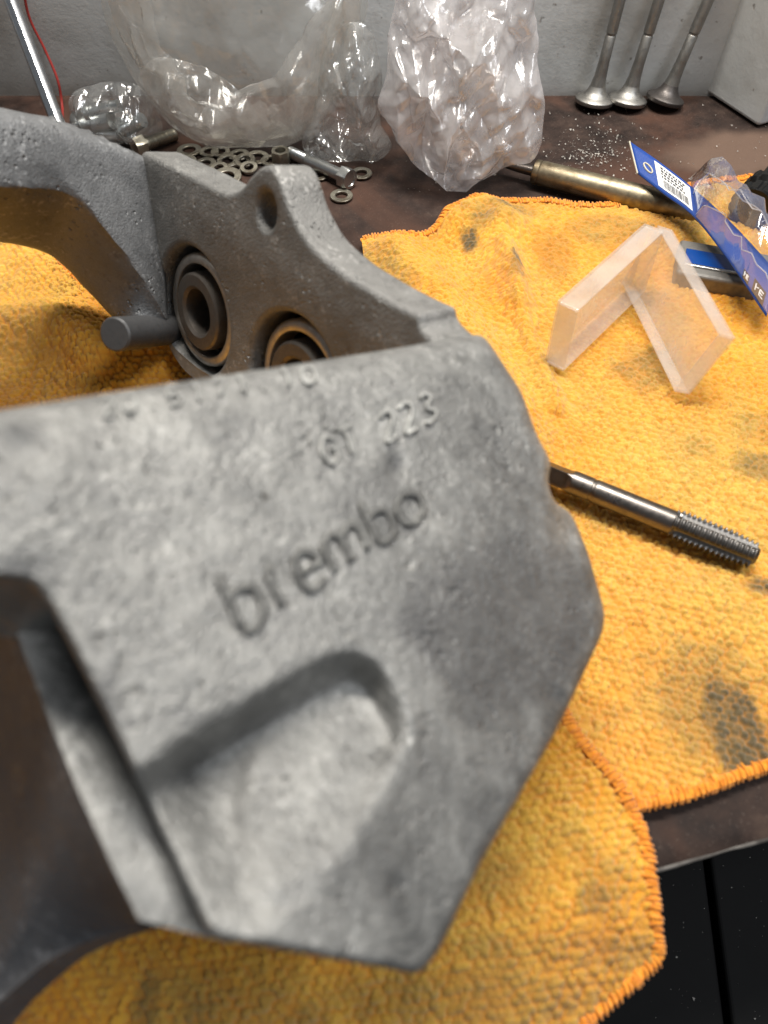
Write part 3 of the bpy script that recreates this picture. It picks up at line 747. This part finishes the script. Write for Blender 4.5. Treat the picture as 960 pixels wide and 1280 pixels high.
# ------------------------------------------------------------------ tap
def tap():
    a, b = G(655, 578, .0155), G(941, 694, .0150); d = b - a; L = np.linalg.norm(d)
    root = empty('screw_tap', tuple((a + b) / 2 - [0, 0, .012]), 'steel thread cutting tap with fluted tip lying on the flat towel', 'tap')
    rs, rt = .0055, .0072
    ax0, f1, f2 = frame(d); cd = np.array([0, 0, CAM_H]) - (a + b) / 2; th0 = math.atan2(cd @ f2, cd @ f1) + .62
    xs = np.concatenate([[0, .0004, .001], np.linspace(.0015, .0325, 40), [.0330, .0333, .0341, .0345], np.linspace(.036, L * .67, 24)])
    pr = [(0, .0001)] + [(x, rs) for x in xs]
    def sq(X, T, R):
        s = .0040 + .004 * sstep(.021, .028, X); T2 = T - th0 + .35; lim = s / np.maximum(np.abs(np.cos(T2)), np.abs(np.sin(T2))); r = np.minimum(R, lim)
        r = np.where((X > .0331) & (X < .0343) & (R > .001), r - .0003, r); return np.where(X < .0005, np.minimum(r, .004), r)
    v, f = lathe(a, d, pr, 64, sq); mk('shank', v, f, MT['steel'], root)
    ax0, f1, f2 = frame(d); cd = np.array([0, 0, CAM_H]) - (a + b) / 2; th0 = math.atan2(cd @ f2, cd @ f1) + .62
    x0 = L * .655; n = int((L - x0) / .00022); x = np.linspace(x0, L, n); pitch = .0023
    tooth = np.abs(((x / pitch) % 1) * 2 - 1)
    r = rt - .0017 * (1 - tooth)
    r *= sstep(0, .004, x - x0) * .18 + .82; r -= .0010 * sstep(.012, 0, L - x)
    pr = [(xx, rr) for xx, rr in zip(x, r)] + [(L + .0003, .0042), (L + .0016, .0036), (L + .002, .0001)]
    def fl(X, T, R):
        c = np.cos(4 * (T - th0)); w = sstep(.0, .4, c) * sstep(x0 - .002, x0 + .006, X); core = .0047 - .0008 * sstep(.4, 1., c)
        return np.where(R > .0045, R * (1 - w) + np.minimum(core, R) * w, R)
    v, f = lathe(a, d, pr, 128, fl); mk('threaded_tip', v, f, MT['thread'], root)
    # engraved size mark on the shank
    ax, e1, e2 = frame(d); parts = []
    for (s, segs) in ((.041, [((0, -1), (1, 1)), ((0, 1), (1, -1))]), (.0445, [((0, -1), (0, 1)), ((0, 0), (1, 1)), ((0, 0), (1, -1))])):
        for p, q in segs:
            pts = []
            for t in np.linspace(0, 1, 6):
                xx = s + .0026 * (p[0] + (q[0] - p[0]) * t); th = th0 - .55 + .30 * (p[1] + (q[1] - p[1]) * t)
                pts.append(a + ax * xx + (rs + .00003) * (np.cos(th) * e1 + np.sin(th) * e2))
            parts.append(tube(pts, .00018, 6))
    v, f = join(parts); mk('engraved_mark', v, f, MT['ink'], root)
tap()

# ------------------------------------------------------------------ open plastic case, standing on edge like a book
def case():
    h0 = .0085
    hb, le, re = G(787, 356, h0), G(680, 453, h0), G(862, 494, h0)
    root = empty('plastic_case', tuple(hb - [0, 0, h0]), 'open frosted clear plastic case standing on edge on the towel', 'case')
    up = np.array([.0005, .004, .0355])
    def tray(o, e, th, inward, name, up):
        l = e - o; nv = np.cross(l, up); nv /= np.linalg.norm(nv); nv *= inward * th
        w = .0012; L = np.linalg.norm(l); lu = l / L; uu = up / np.linalg.norm(up); nu = nv / np.linalg.norm(nv)
        H = np.linalg.norm(up); parts = []
        parts.append(box8(o, lu * L, uu * H, nu * w))
        q = o + nu * (w + .00005)
        parts.append(box8(q, lu * L, uu * w, nu * (th - w))); parts.append(box8(q + uu * (H - w), lu * L, uu * w, nu * (th - w)))
        parts.append(box8(q + uu * (w + .00005), lu * w, uu * (H - 2 * w - .0001), nu * (th - w)))
        parts.append(box8(q + lu * (L - w) + uu * (w + .00005), lu * w, uu * (H - 2 * w - .0001), nu * (th - w)))
        v, f = join(parts); o_ = mk(name, v, f, MT['frost'], root, False)
        bevel(o_, .0005, 2); return lu, uu, nu, L, H
    lu, uu, nu, L, H = tray(hb + [-.002, 0, 0], le, .0120, -1, 'lid', np.array([.000, .003, .0385]))
    lu, uu, nu, L, H = tray(hb + [.003, -.001, 0], re, .0100, 1, 'tray', np.array([.012, .005, .034]))
    v, f = tube([hb + [.0003, .001, .001], hb + up + [.0003, .001, -.001]], .0013, 10); mk('hinge', v, f, MT['frost'], root)
case()

# ------------------------------------------------------------------ engine valves against the wall
def valve_mesh(m):
    Ls, R = .115, .0148
    pr = [(0, .0002), (0, R - .0012), (.0004, R - .0003), (.0012, R), (.0030, R), (.0038, R - .0008), (.0048, R - .0030), (.0062, .0094), (.0088, .0072), (.0122, .0058), (.018, .0047), (.028, .0041), (.045, .0039), (.0455, .0035), (.0465, .0035), (.047, .0040), (Ls, .0040), (Ls + .001, .0035), (Ls + .0011, .0002)]
    v, f = lathe((0, 0, 0), (0, 0, 1), pr, 56); return v, f
def valves():
    spots = [((737, 117), (775, 0), MT['valve'], MT['valve'], 'shiny engine valve standing on its head, farthest from the grey cabinet'),
             ((779, 121), (824, 0), MT['valve'], MT['valve'], 'shiny engine valve standing on its head, middle one of three'),
             ((825, 122), (886, 0), MT['valve'], MT['valve_d'], 'sooty engine valve standing on its head next to the grey cabinet')]
    for base, top, m1, m2, lab in spots:
        p = G(*base, h=.0012); p[1] = min(p[1], YW - .0172)
        t = YP(*top, YW - .008); d = t - p; d /= np.linalg.norm(d)
        root = empty('engine_valve', tuple(p - [0, 0, .0012]), lab, 'valve', 'engine valves leaning on the wall')
        q = np.array([0, 0, 1.]); qd = (.55 * q + .45 * d); qd = d
        v, f = valve_mesh(None); R = np.array(q_rot(q, qd)); w = v @ R.T
        w = w - [0, 0, w[:, 2].min()] + p - [0, 0, .0010]
        n = 56; hv = [i for i in range(len(v)) if v[i, 2] < .0100]
        fa = [q_ for q_ in f if max(v[list(q_), 2]) < .0125]; fb = [q_ for q_ in f if max(v[list(q_), 2]) >= .0125]
        for nm, fs, m in (('valve_head', fa, m2), ('valve_stem', fb, m1)):
            ids = sorted({int(i) for q_ in fs for i in q_}); mp = {i: k for k, i in enumerate(ids)}
            mk(nm, w[ids], [tuple(mp[int(i)] for i in q_) for q_ in fs], m, root)
def q_rot(a, b):
    return Vector(a).rotation_difference(Vector(b)).to_matrix()
valves()

# ------------------------------------------------------------------ small hardware
def washer_mesh(R, r, t):
    v, f = lathe((0, 0, 0), (0, 0, 1), [(0, r), (0, R - .0003), (.0003, R), (t - .0003, R), (t, R - .0003), (t, r + .0002), (t - .0002, r), (0, r)], 40); return v, f
def washers():
    rng = random.Random(3)
    LAB4 = 'largest zinc washer in the heap between the clear bag and the caliper'
    lst = [(237, 190, 1.15), (236, 206, .8), (257, 207, 1.0), (261, 219, .85), (284, 226, 1.35), (285, 203, 1.0), (294, 213, .85), (307, 205, .95), (322, 199, 1.1), (262, 192, .9), (275, 215, .8), (247, 215, .8), (299, 196, 1.0), (312, 214, .8),
           (399, 221, .9), (452, 219, .95), (427, 247, 1.0), (224, 198, .8), (276, 192, .9), (338, 203, .9)]
    first = None
    for i, (px, py, s) in enumerate(lst):
        p = G(px, py)
        if i < 16 and i not in (14, 15): lab, g = 'small zinc washer in the heap between the clear bag and the caliper', 'washers heaped by the bag'
        elif i == 14: lab, g = 'zinc washer lying partly under the hex bolt shank', None
        elif i == 15: lab, g = 'zinc washer lying behind the hex bolt head', None
        elif i == 16: lab, g = 'single zinc washer lying on bare bench in front of the hex bolt head', None
        else: lab, g = 'small zinc washer in the heap between the clear bag and the caliper', 'washers heaped by the bag'
        if i == 4: lab = LAB4
        if first is None:
            v, f = washer_mesh(.0078, .0042, .0014); first = mk('washer', v, f, MT['yzinc'], origin=(0, 0, 0)); o = first
        else:
            o = first.copy(); COL.objects.link(o)
        o.location = (p[0], p[1], .0006 + (.0016 if i % 3 == 1 and i < 14 else 0)); o.scale = (s, s, 1)
        o.rotation_euler = (rng.uniform(-.06, .06) * (i < 14) + (.12 if i % 3 == 1 and i < 14 else 0), rng.uniform(-.06, .06) * (i < 14), 0)
        tag(o, lab, 'washer', g)
        if g is None and 'group' in o: del o['group']
washers()
def hexr(af):
    return lambda T: (af / 2) / np.cos(((T + np.pi / 6) % (np.pi / 3)) - np.pi / 6)
def bolt(name, a, b, r, hw, label, m, threaded=.35):
    a, b = np.asarray(a), np.asarray(b); d = b - a; L = np.linalg.norm(d)
    root = empty(name, tuple((a + b) / 2 - [0, 0, r]), label, 'bolt')
    n = 160; x = np.linspace(0, L, n); th = np.where(x < L * threaded, .0005 * np.abs(((x / .00125) % 1) * 2 - 1), 0)
    pr = [(-.0006, .0002), (-.0006, r - .001)] + [(xx, r - t) for xx, t in zip(x, th)]
    mk('shank', *lathe(a, d, pr, 36), m, root)
    H = hw * .62; hr = hexr(hw)
    def rf(X, T, R): return np.where(R > hw * .3, np.minimum(R, hr(T)), R)
    pr = [(L, r * .8), (L, hw * .62), (L + H * .8, hw * .62), (L + H, hw * .51), (L + H, hw * .36), (L + H - .0007, hw * .33), (L + H - .0007, .0002)]
    mk('hex_head', *lathe(b - d, d, pr, 72, rf), m, root)
    return root
bolt('hex_bolt', G(362, 190, .0045), G(428, 220, .0066), .0042, .0125, 'zinc plated hex bolt lying in front of the clear bag', MT['zinc'])
bolt('threaded_bolt', G(219, 168, .0046), G(180, 181, .0062), .0045, .013, 'short threaded bolt lying beside the small bag of hardware', MT['yzinc'], .9)
def nut(px, py, af, label):
    hr = hexr(af); H = af * .75
    def rf(X, T, R): return np.where(R > af * .4, np.minimum(R, hr(T)), R)
    v, f = lathe(G(px, py, .0008), (0, 0, 1), [(0, af * .3), (0, af * .53), (.0006, af * .6), (H - .0006, af * .6), (H, af * .53), (H, af * .32), (H - .0005, af * .3), (0, af * .3)], 60, rf)
    tag(mk('hex_nut', v, f, MT['yzinc'], origin=G(px, py)), label, 'nut')
nut(352, 203, .012, 'hex nut beside the thread end of the hex bolt')

# rod and wire at the left of the wall
p0, p1 = G(92, 205, .006), YP(2, -30, YW - .012)
v, f = tube(np.linspace(p0, p1, 30), .0050, 20)
tag(mk('chrome_rod', v, f, MT['chrome'], origin=p0 - [0, 0, .006]), 'slim chrome rod leaning on the wall beside the red wire', 'rod')
wp = [YP(27, -30, YW - .004), YP(36, 20, YW - .003), YP(56, 62, YW - .005), YP(72, 100, YW - .012), YP(78, 135, YW - .02), G(80, 168, .0015), G(100, 190, .0015)]
v, f = tube(catmull(wp, 60), .0010, 8); tag(mk('red_wire', v, f, MT['redwire'], origin=wp[-1]), 'thin red wire hanging down the wall beside the chrome rod', 'wire')
# tube / punch on the bench
a, b = G(667, 214, .0088), G(880, 268, .0088); d = b - a; L = np.linalg.norm(d)
root = empty('steel_punch', tuple((a + b) / 2 - [0, 0, .0088]), 'tarnished round steel bar lying behind the flat towel', 'bar')
mk('bar_body', *lathe(a, d, [(0, .003), (0, .0066), (.0008, .0078), (.004, .0079), (.0046, .0074), (.0056, .0079), (L * .5, .0082), (L, .0084), (L + .0005, .0003)], 48), MT['brass'], root)
mk('narrow_tip', *lathe(a, -d, [(-.002, .0034), (.010, .0032), (.024, .0022), (.0245, .0003)], 32), MT['steel'], root)

# ------------------------------------------------------------------ plastic bags
def bag(name, outline, y, depth, crumple, ncell, seed, m, label, parent=None, nr=70, na=260, rim=.35, lean=0., pw=2.4, back=.35):
    """closed pouch of film: outline seen from the front at distance y, bulging forward"""
    q = np.array([YPL(px, py, y, lean) for px, py in outline]); xz = chaikin(q[:, [0, 2]], .02); xz[:, 1] = np.maximum(xz[:, 1], .0015)
    c = xz.mean(0); th = np.linspace(0, 2 * np.pi, na, endpoint=False)
    rel = xz - c; ang = np.arctan2(rel[:, 1], rel[:, 0]); rad = np.hypot(rel[:, 0], rel[:, 1]); o_ = np.argsort(ang)
    rho = np.interp(th, np.concatenate([ang[o_] - 2 * np.pi, ang[o_], ang[o_] + 2 * np.pi]), np.tile(rad[o_], 3))
    k = np.linspace(.01, 1, nr) ** .8; K, T = np.meshgrid(k, th, indexing='ij'); Rr = K * rho
    X = c[0] + Rr * np.cos(T); Z = c[1] + Rr * np.sin(T); box = (X.min(), X.max(), Z.min(), Z.max())
    sheets = []
    for side in (-1, 1):
        rng = np.random.default_rng(seed * 10 + side + 1); cr = 0 * X; sc1 = math.sqrt((box[1] - box[0]) * (box[3] - box[2]) / ncell)
        for q_ in range(11):
            big = q_ < 5; an = rng.normal(0, .30) if big else rng.normal(0, .9); lam = sc1 * (rng.choice([2.6, 1.9, 1.3]) if big else rng.choice([.75, .5, .36])); ca, sa = math.cos(an), math.sin(an)
            wob = fbm(X / (sc1 * 2.5) + q_, Z / (sc1 * 2.5), 2, seed + q_ * 3 + side) * 1.6
            t_ = ((X * ca + Z * sa) / lam + wob + rng.uniform()) % 1.; skew = rng.uniform(.25, .75)
            tri = np.where(t_ < skew, t_ / skew, (1 - t_) / (1 - skew))
            msk = sstep(-.18, .16, fbm(X / (sc1 * 1.8), Z / (sc1 * 1.8) + q_ * 5, 2, seed + 60 + q_ + side))
            cr = cr + (tri - .5) * (msk if big else msk ** 3) * lam / sc1 * (.60 if big else .34)
        cr = crumple * cr * (1 - K ** 10)
        bul = depth * (1 - K ** pw) * (1 if side < 0 else back)
        Y = y + lean * Z + side * bul + cr * (1 if side < 0 else .6)
        Y = np.minimum(Y, YW - .002 - .0005 * (side < 0))
        X2 = X + .5 * crumple * fbm(X * 60, Z * 60, 3, seed + 21) ; Z2 = np.maximum(Z + .5 * crumple * fbm(X * 60, Z * 60, 3, seed + 22), .0012 + .0008 * K)
        sheets.append((np.stack([X2, Y, Z2], -1).reshape(-1, 3), grid_faces(nr, na, False, True)))
    v, f = join(sheets)
    org = v.mean(0); org[2] = 0
    o = mk(name, v, f, m, parent, origin=org if parent is None else None)
    if label: tag(o, label, 'bag', None)
    return o
bigbag = bag('clear_bag', [(118, -70), (128, 20), (160, 92), (205, 150), (255, 185), (305, 196), (365, 184), (415, 150), (446, 90), (458, 20), (468, -70)], .520, .032, .005, 22, 3, MT['bag_big'],
    'large clear plastic bag slumped against the wall above the washers', lean=.18, pw=3)
# folded-over film inside the big bag and its thick rolled rim
bag('inner_fold', [(166, 98), (182, 78), (215, 70), (250, 80), (292, 104), (330, 150), (280, 176), (205, 140)], .515, .016, .010, 12, 31, MT['bag_fold'], None, parent=bigbag, lean=.18)
bag('inner_fold', [(232, 168), (262, 128), (312, 104), (345, 100), (365, 60), (400, 10), (440, -40), (454, 20), (432, 108), (392, 156), (330, 180)], .517, .016, .010, 16, 37, MT['bag_fold'], None, parent=bigbag, lean=.18)
rimc = catmull([YP(px, py, .505) + [0, .16 * YP(px, py, .505)[2], 0] for px, py in [(122, -40), (140, 40), (166, 92), (210, 146), (260, 174), (310, 186), (368, 172), (414, 136), (440, 82), (452, 10), (458, -40)]], 90)
def rim_band(c, w, seed):
    m = len(c); k = np.linspace(0, 1, 16); cen = c.mean(0); out = []
    for i in range(m):
        inw = cen - c[i]; inw[1] = 0; inw /= np.linalg.norm(inw)
        for t in k:
            b = 4 * t * (1 - t); p = c[i] + inw * w * (t + .25 * fbm(np.array(i / 6.), np.array(t * 3), 3, seed)) + np.array([0, -.005 * b, 0]) + .008 * fbm(np.array(i / 5.), np.array(t * 4), 3, seed + 2)
            p[2] = max(p[2], .002); out.append(p)
    return np.array(out), grid_faces(m, 16)
mk('rolled_rim', *rim_band(rimc, .026, 5), MT['bag_rim'], bigbag)
tallbag = bag('tall_clear_bag', [(497, -80), (488, 30), (480, 95), (474, 125), (488, 165), (515, 208), (560, 238), (582, 243), (596, 228), (640, 208), (676, 200), (679, 120), (668, 60), (672, -80)], .462, .022, .013, 30, 12, MT['bag_tall'],
    'tall crumpled pinkish clear bag standing behind the bar and towel', lean=.42, nr=110, na=380)
bag('inner_fold', [(520, 0), (512, 90), (530, 170), (575, 215), (640, 190), (655, 120), (630, 40), (600, -30)], .474, .012, .014, 22, 44, MT['bag_fold'], None, parent=tallbag, lean=.42)
bag('crumpled_bag', [(404, 60), (395, 120), (380, 165), (378, 190), (410, 207), (455, 209), (488, 196), (490, 178), (470, 150), (478, 100), (470, 40), (440, 20)], .500, .018, .011, 24, 21, MT['bag_grey'],
    'crumpled grey clear bag squeezed between the large bag and the tall bag', lean=.2)
hb = bag('hardware_bag', [(84, 130), (92, 112), (130, 102), (165, 100), (196, 128), (206, 158), (196, 178), (150, 186), (100, 178)], .525, .020, .008, 16, 55, MT['bag_grey'],
    'small clear bag holding shiny metal hardware beside the chrome rod', lean=.1)
for i, (px, py, qx, qy, r) in enumerate([(100, 158, 140, 150, .006), (118, 172, 150, 168, .005), (150, 165, 178, 150, .005), (110, 140, 150, 132, .004)]):
    a, b = YP(px, py, .528), YP(qx, qy, .522)
    a[2], b[2] = max(a[2], r + .003), max(b[2], r + .003); d = b - a; L = np.linalg.norm(d)
    o = mk('loose_fastener', *lathe(a, d, [(0, .0002), (0, r * 1.7), (r, r * 1.7), (r, r), (L, r), (L, .0002)], 24), MT['zinc'], origin=a * [1, 1, 0])
    tag(o, 'shiny metal fastener inside the small hardware bag', 'fastener', 'fasteners in the small bag')

# ------------------------------------------------------------------ blue card pack, blue-inlaid bar, dark fitting
def blue_pack():
    top = catmull([P(787, 177, .478), P(830, 207, .463), P(875, 243, .447), P(920, 285, .425), P(975, 345, .400)], 40)
    bot = catmull([P(797, 217, .468), P(830, 243, .455), P(866, 270, .440), P(905, 318, .418), P(958, 396, .392)], 40)
    k = np.linspace(0, 1, 8)[None, :, None]; V = top[:, None] * (1 - k) + bot[:, None] * k
    root = empty('blister_pack', tuple(V.reshape(-1, 3).mean(0) * [1, 1, 0] + [0, 0, .008]), 'blue card blister pack with white barcode label resting on the steel bar', 'packaging')
    o = mk('card', V.reshape(-1, 3), grid_faces(40, 8), MT['blue'], root)
    s = o.modifiers.new('thick', 'SOLIDIFY'); s.thickness = .0008; s.offset = 0
    e = V[0]; v, f = tube(e, .0006, 8); mk('card_edge', v, f, MT['card_edge'], root)
    nrm = np.cross(top[20] - top[5], bot[12] - top[12]); nrm /= np.linalg.norm(nrm)
    if nrm @ (np.array([0, 0, CAM_H]) - top[12]) < 0: nrm = -nrm
    def cp(s, t, l): 
        i = s * 39; i0 = int(min(i, 38)); fr = i - i0
        a = top[i0] * (1 - fr) + top[i0 + 1] * fr; b = bot[i0] * (1 - fr) + bot[i0 + 1] * fr; return a * (1 - t) + b * t + nrm * l
    def quad(s0, s1, t0, t1, l, m, nm, par, ns=6):
        g = np.array([[cp(s, t, l) for t in (t0, t1)] for s in np.linspace(s0, s1, ns)]); return mk(nm, g.reshape(-1, 3), grid_faces(ns, 2), m, par)
    lab = quad(.15, .375, .10, .86, .0007, MT['paper'], 'barcode_label', root)
    rng = random.Random(8); t = .40; parts = []
    s_ = .19
    while s_ < .35:
        w = rng.choice([.002, .004, .006]); g = np.array([[cp(s, t_, .0010) for t_ in (.55, .80)] for s in (s_, s_ + w)]); parts.append((g.reshape(-1, 3), [(0, 2, 3, 1)])); s_ += w + rng.choice([.003, .005])
    for tt in (.18, .27, .36, .45):
        s_ = .185
        while s_ < .33:
            w = rng.uniform(.008, .02); g = np.array([[cp(s, t_, .0010) for t_ in (tt, tt + .05)] for s in (s_, s_ + w)]); parts.append((g.reshape(-1, 3), [(0, 2, 3, 1)])); s_ += w + .006
    v, f = join(parts); mk('barcode_print', v, f, MT['ink'], lab, False)
    # euro slot
    g = [cp(.095 + .035 * math.cos(a) * .8, .52 + .12 * math.sin(a), .0006) for a in np.linspace(0, 2 * math.pi, 24, endpoint=False)]
    v, f = tube(g, .0005, 6, True); mk('hang_slot', v, f, MT['card_edge'], root)
    for s0, s1, t0, t1 in ((.80, .845, .72, .95), (.875, .96, .62, .95)):
        bx = quad(s0, s1, t0, t1, .0007, MT['ink'], 'print_box', root)
        g = []
        for (x0, y0, x1, y1) in ((.2, .25, .2, .75), (.2, .5, .45, .35), (.55, .3, .55, .7), (.55, .3, .85, .3), (.55, .5, .8, .5), (.55, .7, .85, .7)):
            g.append(tube([cp(s0 + (s1 - s0) * x0, t0 + (t1 - t0) * y0, .001), cp(s0 + (s1 - s0) * x1, t0 + (t1 - t0) * y1, .001)], .0004, 5))
        v, f = join(g); mk('print_letters', v, f, MT['paper'], bx)
    # clear blister: raised tray of film over the lower part of the card
    up = nrm * 1.0
    rows = []
    for s, l in zip(np.linspace(.40, 1, 14), [0, .018, .025, .027, .027, .026, .026, .025, .024, .024, .022, .02, .018, .016]):
        w = .0025 * math.sin(9 * s)
        rows.append([cp(s, -.02, .0012), cp(s - .02, -.30, .55 * l + w), cp(s - .015, -.18, 1.1 * l), cp(s - .01, .2, l + w), cp(s, .62, l * .92), cp(s, .86, .7 * l), cp(s, .97, .0012)])
    R = np.array(rows); rg = np.random.default_rng(4); R[1:-1, 1:-1] += rg.normal(size=R[1:-1, 1:-1].shape) * .0011
    o = mk('blister', R.reshape(-1, 3), grid_faces(14, 7), MT['blister'], root, False)
    bevel(o, .0006, 2)
    o2 = [tube(R[:, k_], .00035, 6) for k_ in (1, 3, 5)]; v, f = join(o2); mk('blister_crease', v, f, MT['blister_edge'], root)
blue_pack()
def blue_bar():
    a, b = G(842, 334, .005), G(1040, 370, .005); d = b - a; L = np.linalg.norm(d); d /= L
    w = np.array([-d[1], d[0], 0]); up = np.array([0, 0, 1.])
    root = empty('blue_inlaid_bar', tuple((a + b) / 2 * [1, 1, 0] + [0, 0, .006]), 'grey metal bar with a blue inlay lying on the towel under the blister pack', 'bar')
    o = a - w * .017 + up * -.004
    v, f = box8(o, d * L, w * .034, up * .013); bevel(mk('bar_body', v, f, MT['alu'], root, False), .0022, 4)
    v, f = box8(o + w * .009 + up * .0125 + d * .004, d * (L - .004), w * .015, up * .0012); bevel(mk('blue_inlay', v, f, MT['blue2'], root, False), .0004, 2)
    v, f = box8(o + w * .0068 + up * .0125 + d * .004, d * (L - .004), w * .002, up * .0018); bevel(mk('inlay_lip', v, f, MT['zinc'], root, False), .0004, 2)
blue_bar()
def fitting():
    a, b = G(938, 262, .016), G(1000, 190, .018); d = b - a; L = np.linalg.norm(d)
    root = empty('black_socket', tuple(a * [1, 1, 0]), 'black oxide socket lying behind the blister pack', 'socket')
    pr = [(0, .006), (0, .013), (.001, .0142), (.010, .0142), (.012, .011), (.016, .011), (.018, .0142), (.026, .0142), (.029, .010), (L, .010), (L, .0002)]
    def kn(X, T, R): return R - .0012 * (R > .014) * (np.cos(12 * T) > .4)
    mk('socket_body', *lathe(a, d, pr, 96, kn), MT['blackm'], root)
    mk('socket_bore', *lathe(a + d / L * .0003, d, [(0, .0075), (.008, .007), (.008, .0003)], 40), MT['blackm'], root)
fitting()

# ------------------------------------------------------------------ swarf and specks
def chips(name, region, n, r0, r1, m, label, cat, seed, h=.0008, gauss=False):
    rng = np.random.default_rng(seed); parts = []
    for i in range(n):
        if gauss: px, py = rng.normal(region[0], region[1]), rng.normal(region[2], region[3])
        else: px, py = rng.uniform(region[0], region[1]), rng.uniform(region[2], region[3])
        q = G(px, py); r = rng.uniform(r0, r1); w = rng.normal(size=(4, 3)) * r; w[:, 2] = np.abs(w[:, 2])
        if q[1] > YW - .004: continue
        parts.append((q + w + [0, 0, h], [(0, 1, 2), (0, 2, 3), (0, 3, 1), (1, 3, 2)]))
    v, f = join(parts); org = v.mean(0); org[2] = 0
    o = mk(name, v, f, m, smooth=False, origin=org, kind='stuff'); tag(o, label, cat)
chips('swarf', (742, 26, 192, 16), 380, .00015, .0006, MT['dust'], 'pale metal filings scattered on the bench behind the steel bar', 'filings', 4, .0002, True)
chips('grit', (500, 960, 125, 245), 160, .0002, .0006, MT['dust'], 'sparse pale grit over the brown bench top', 'grit', 6, .0002)
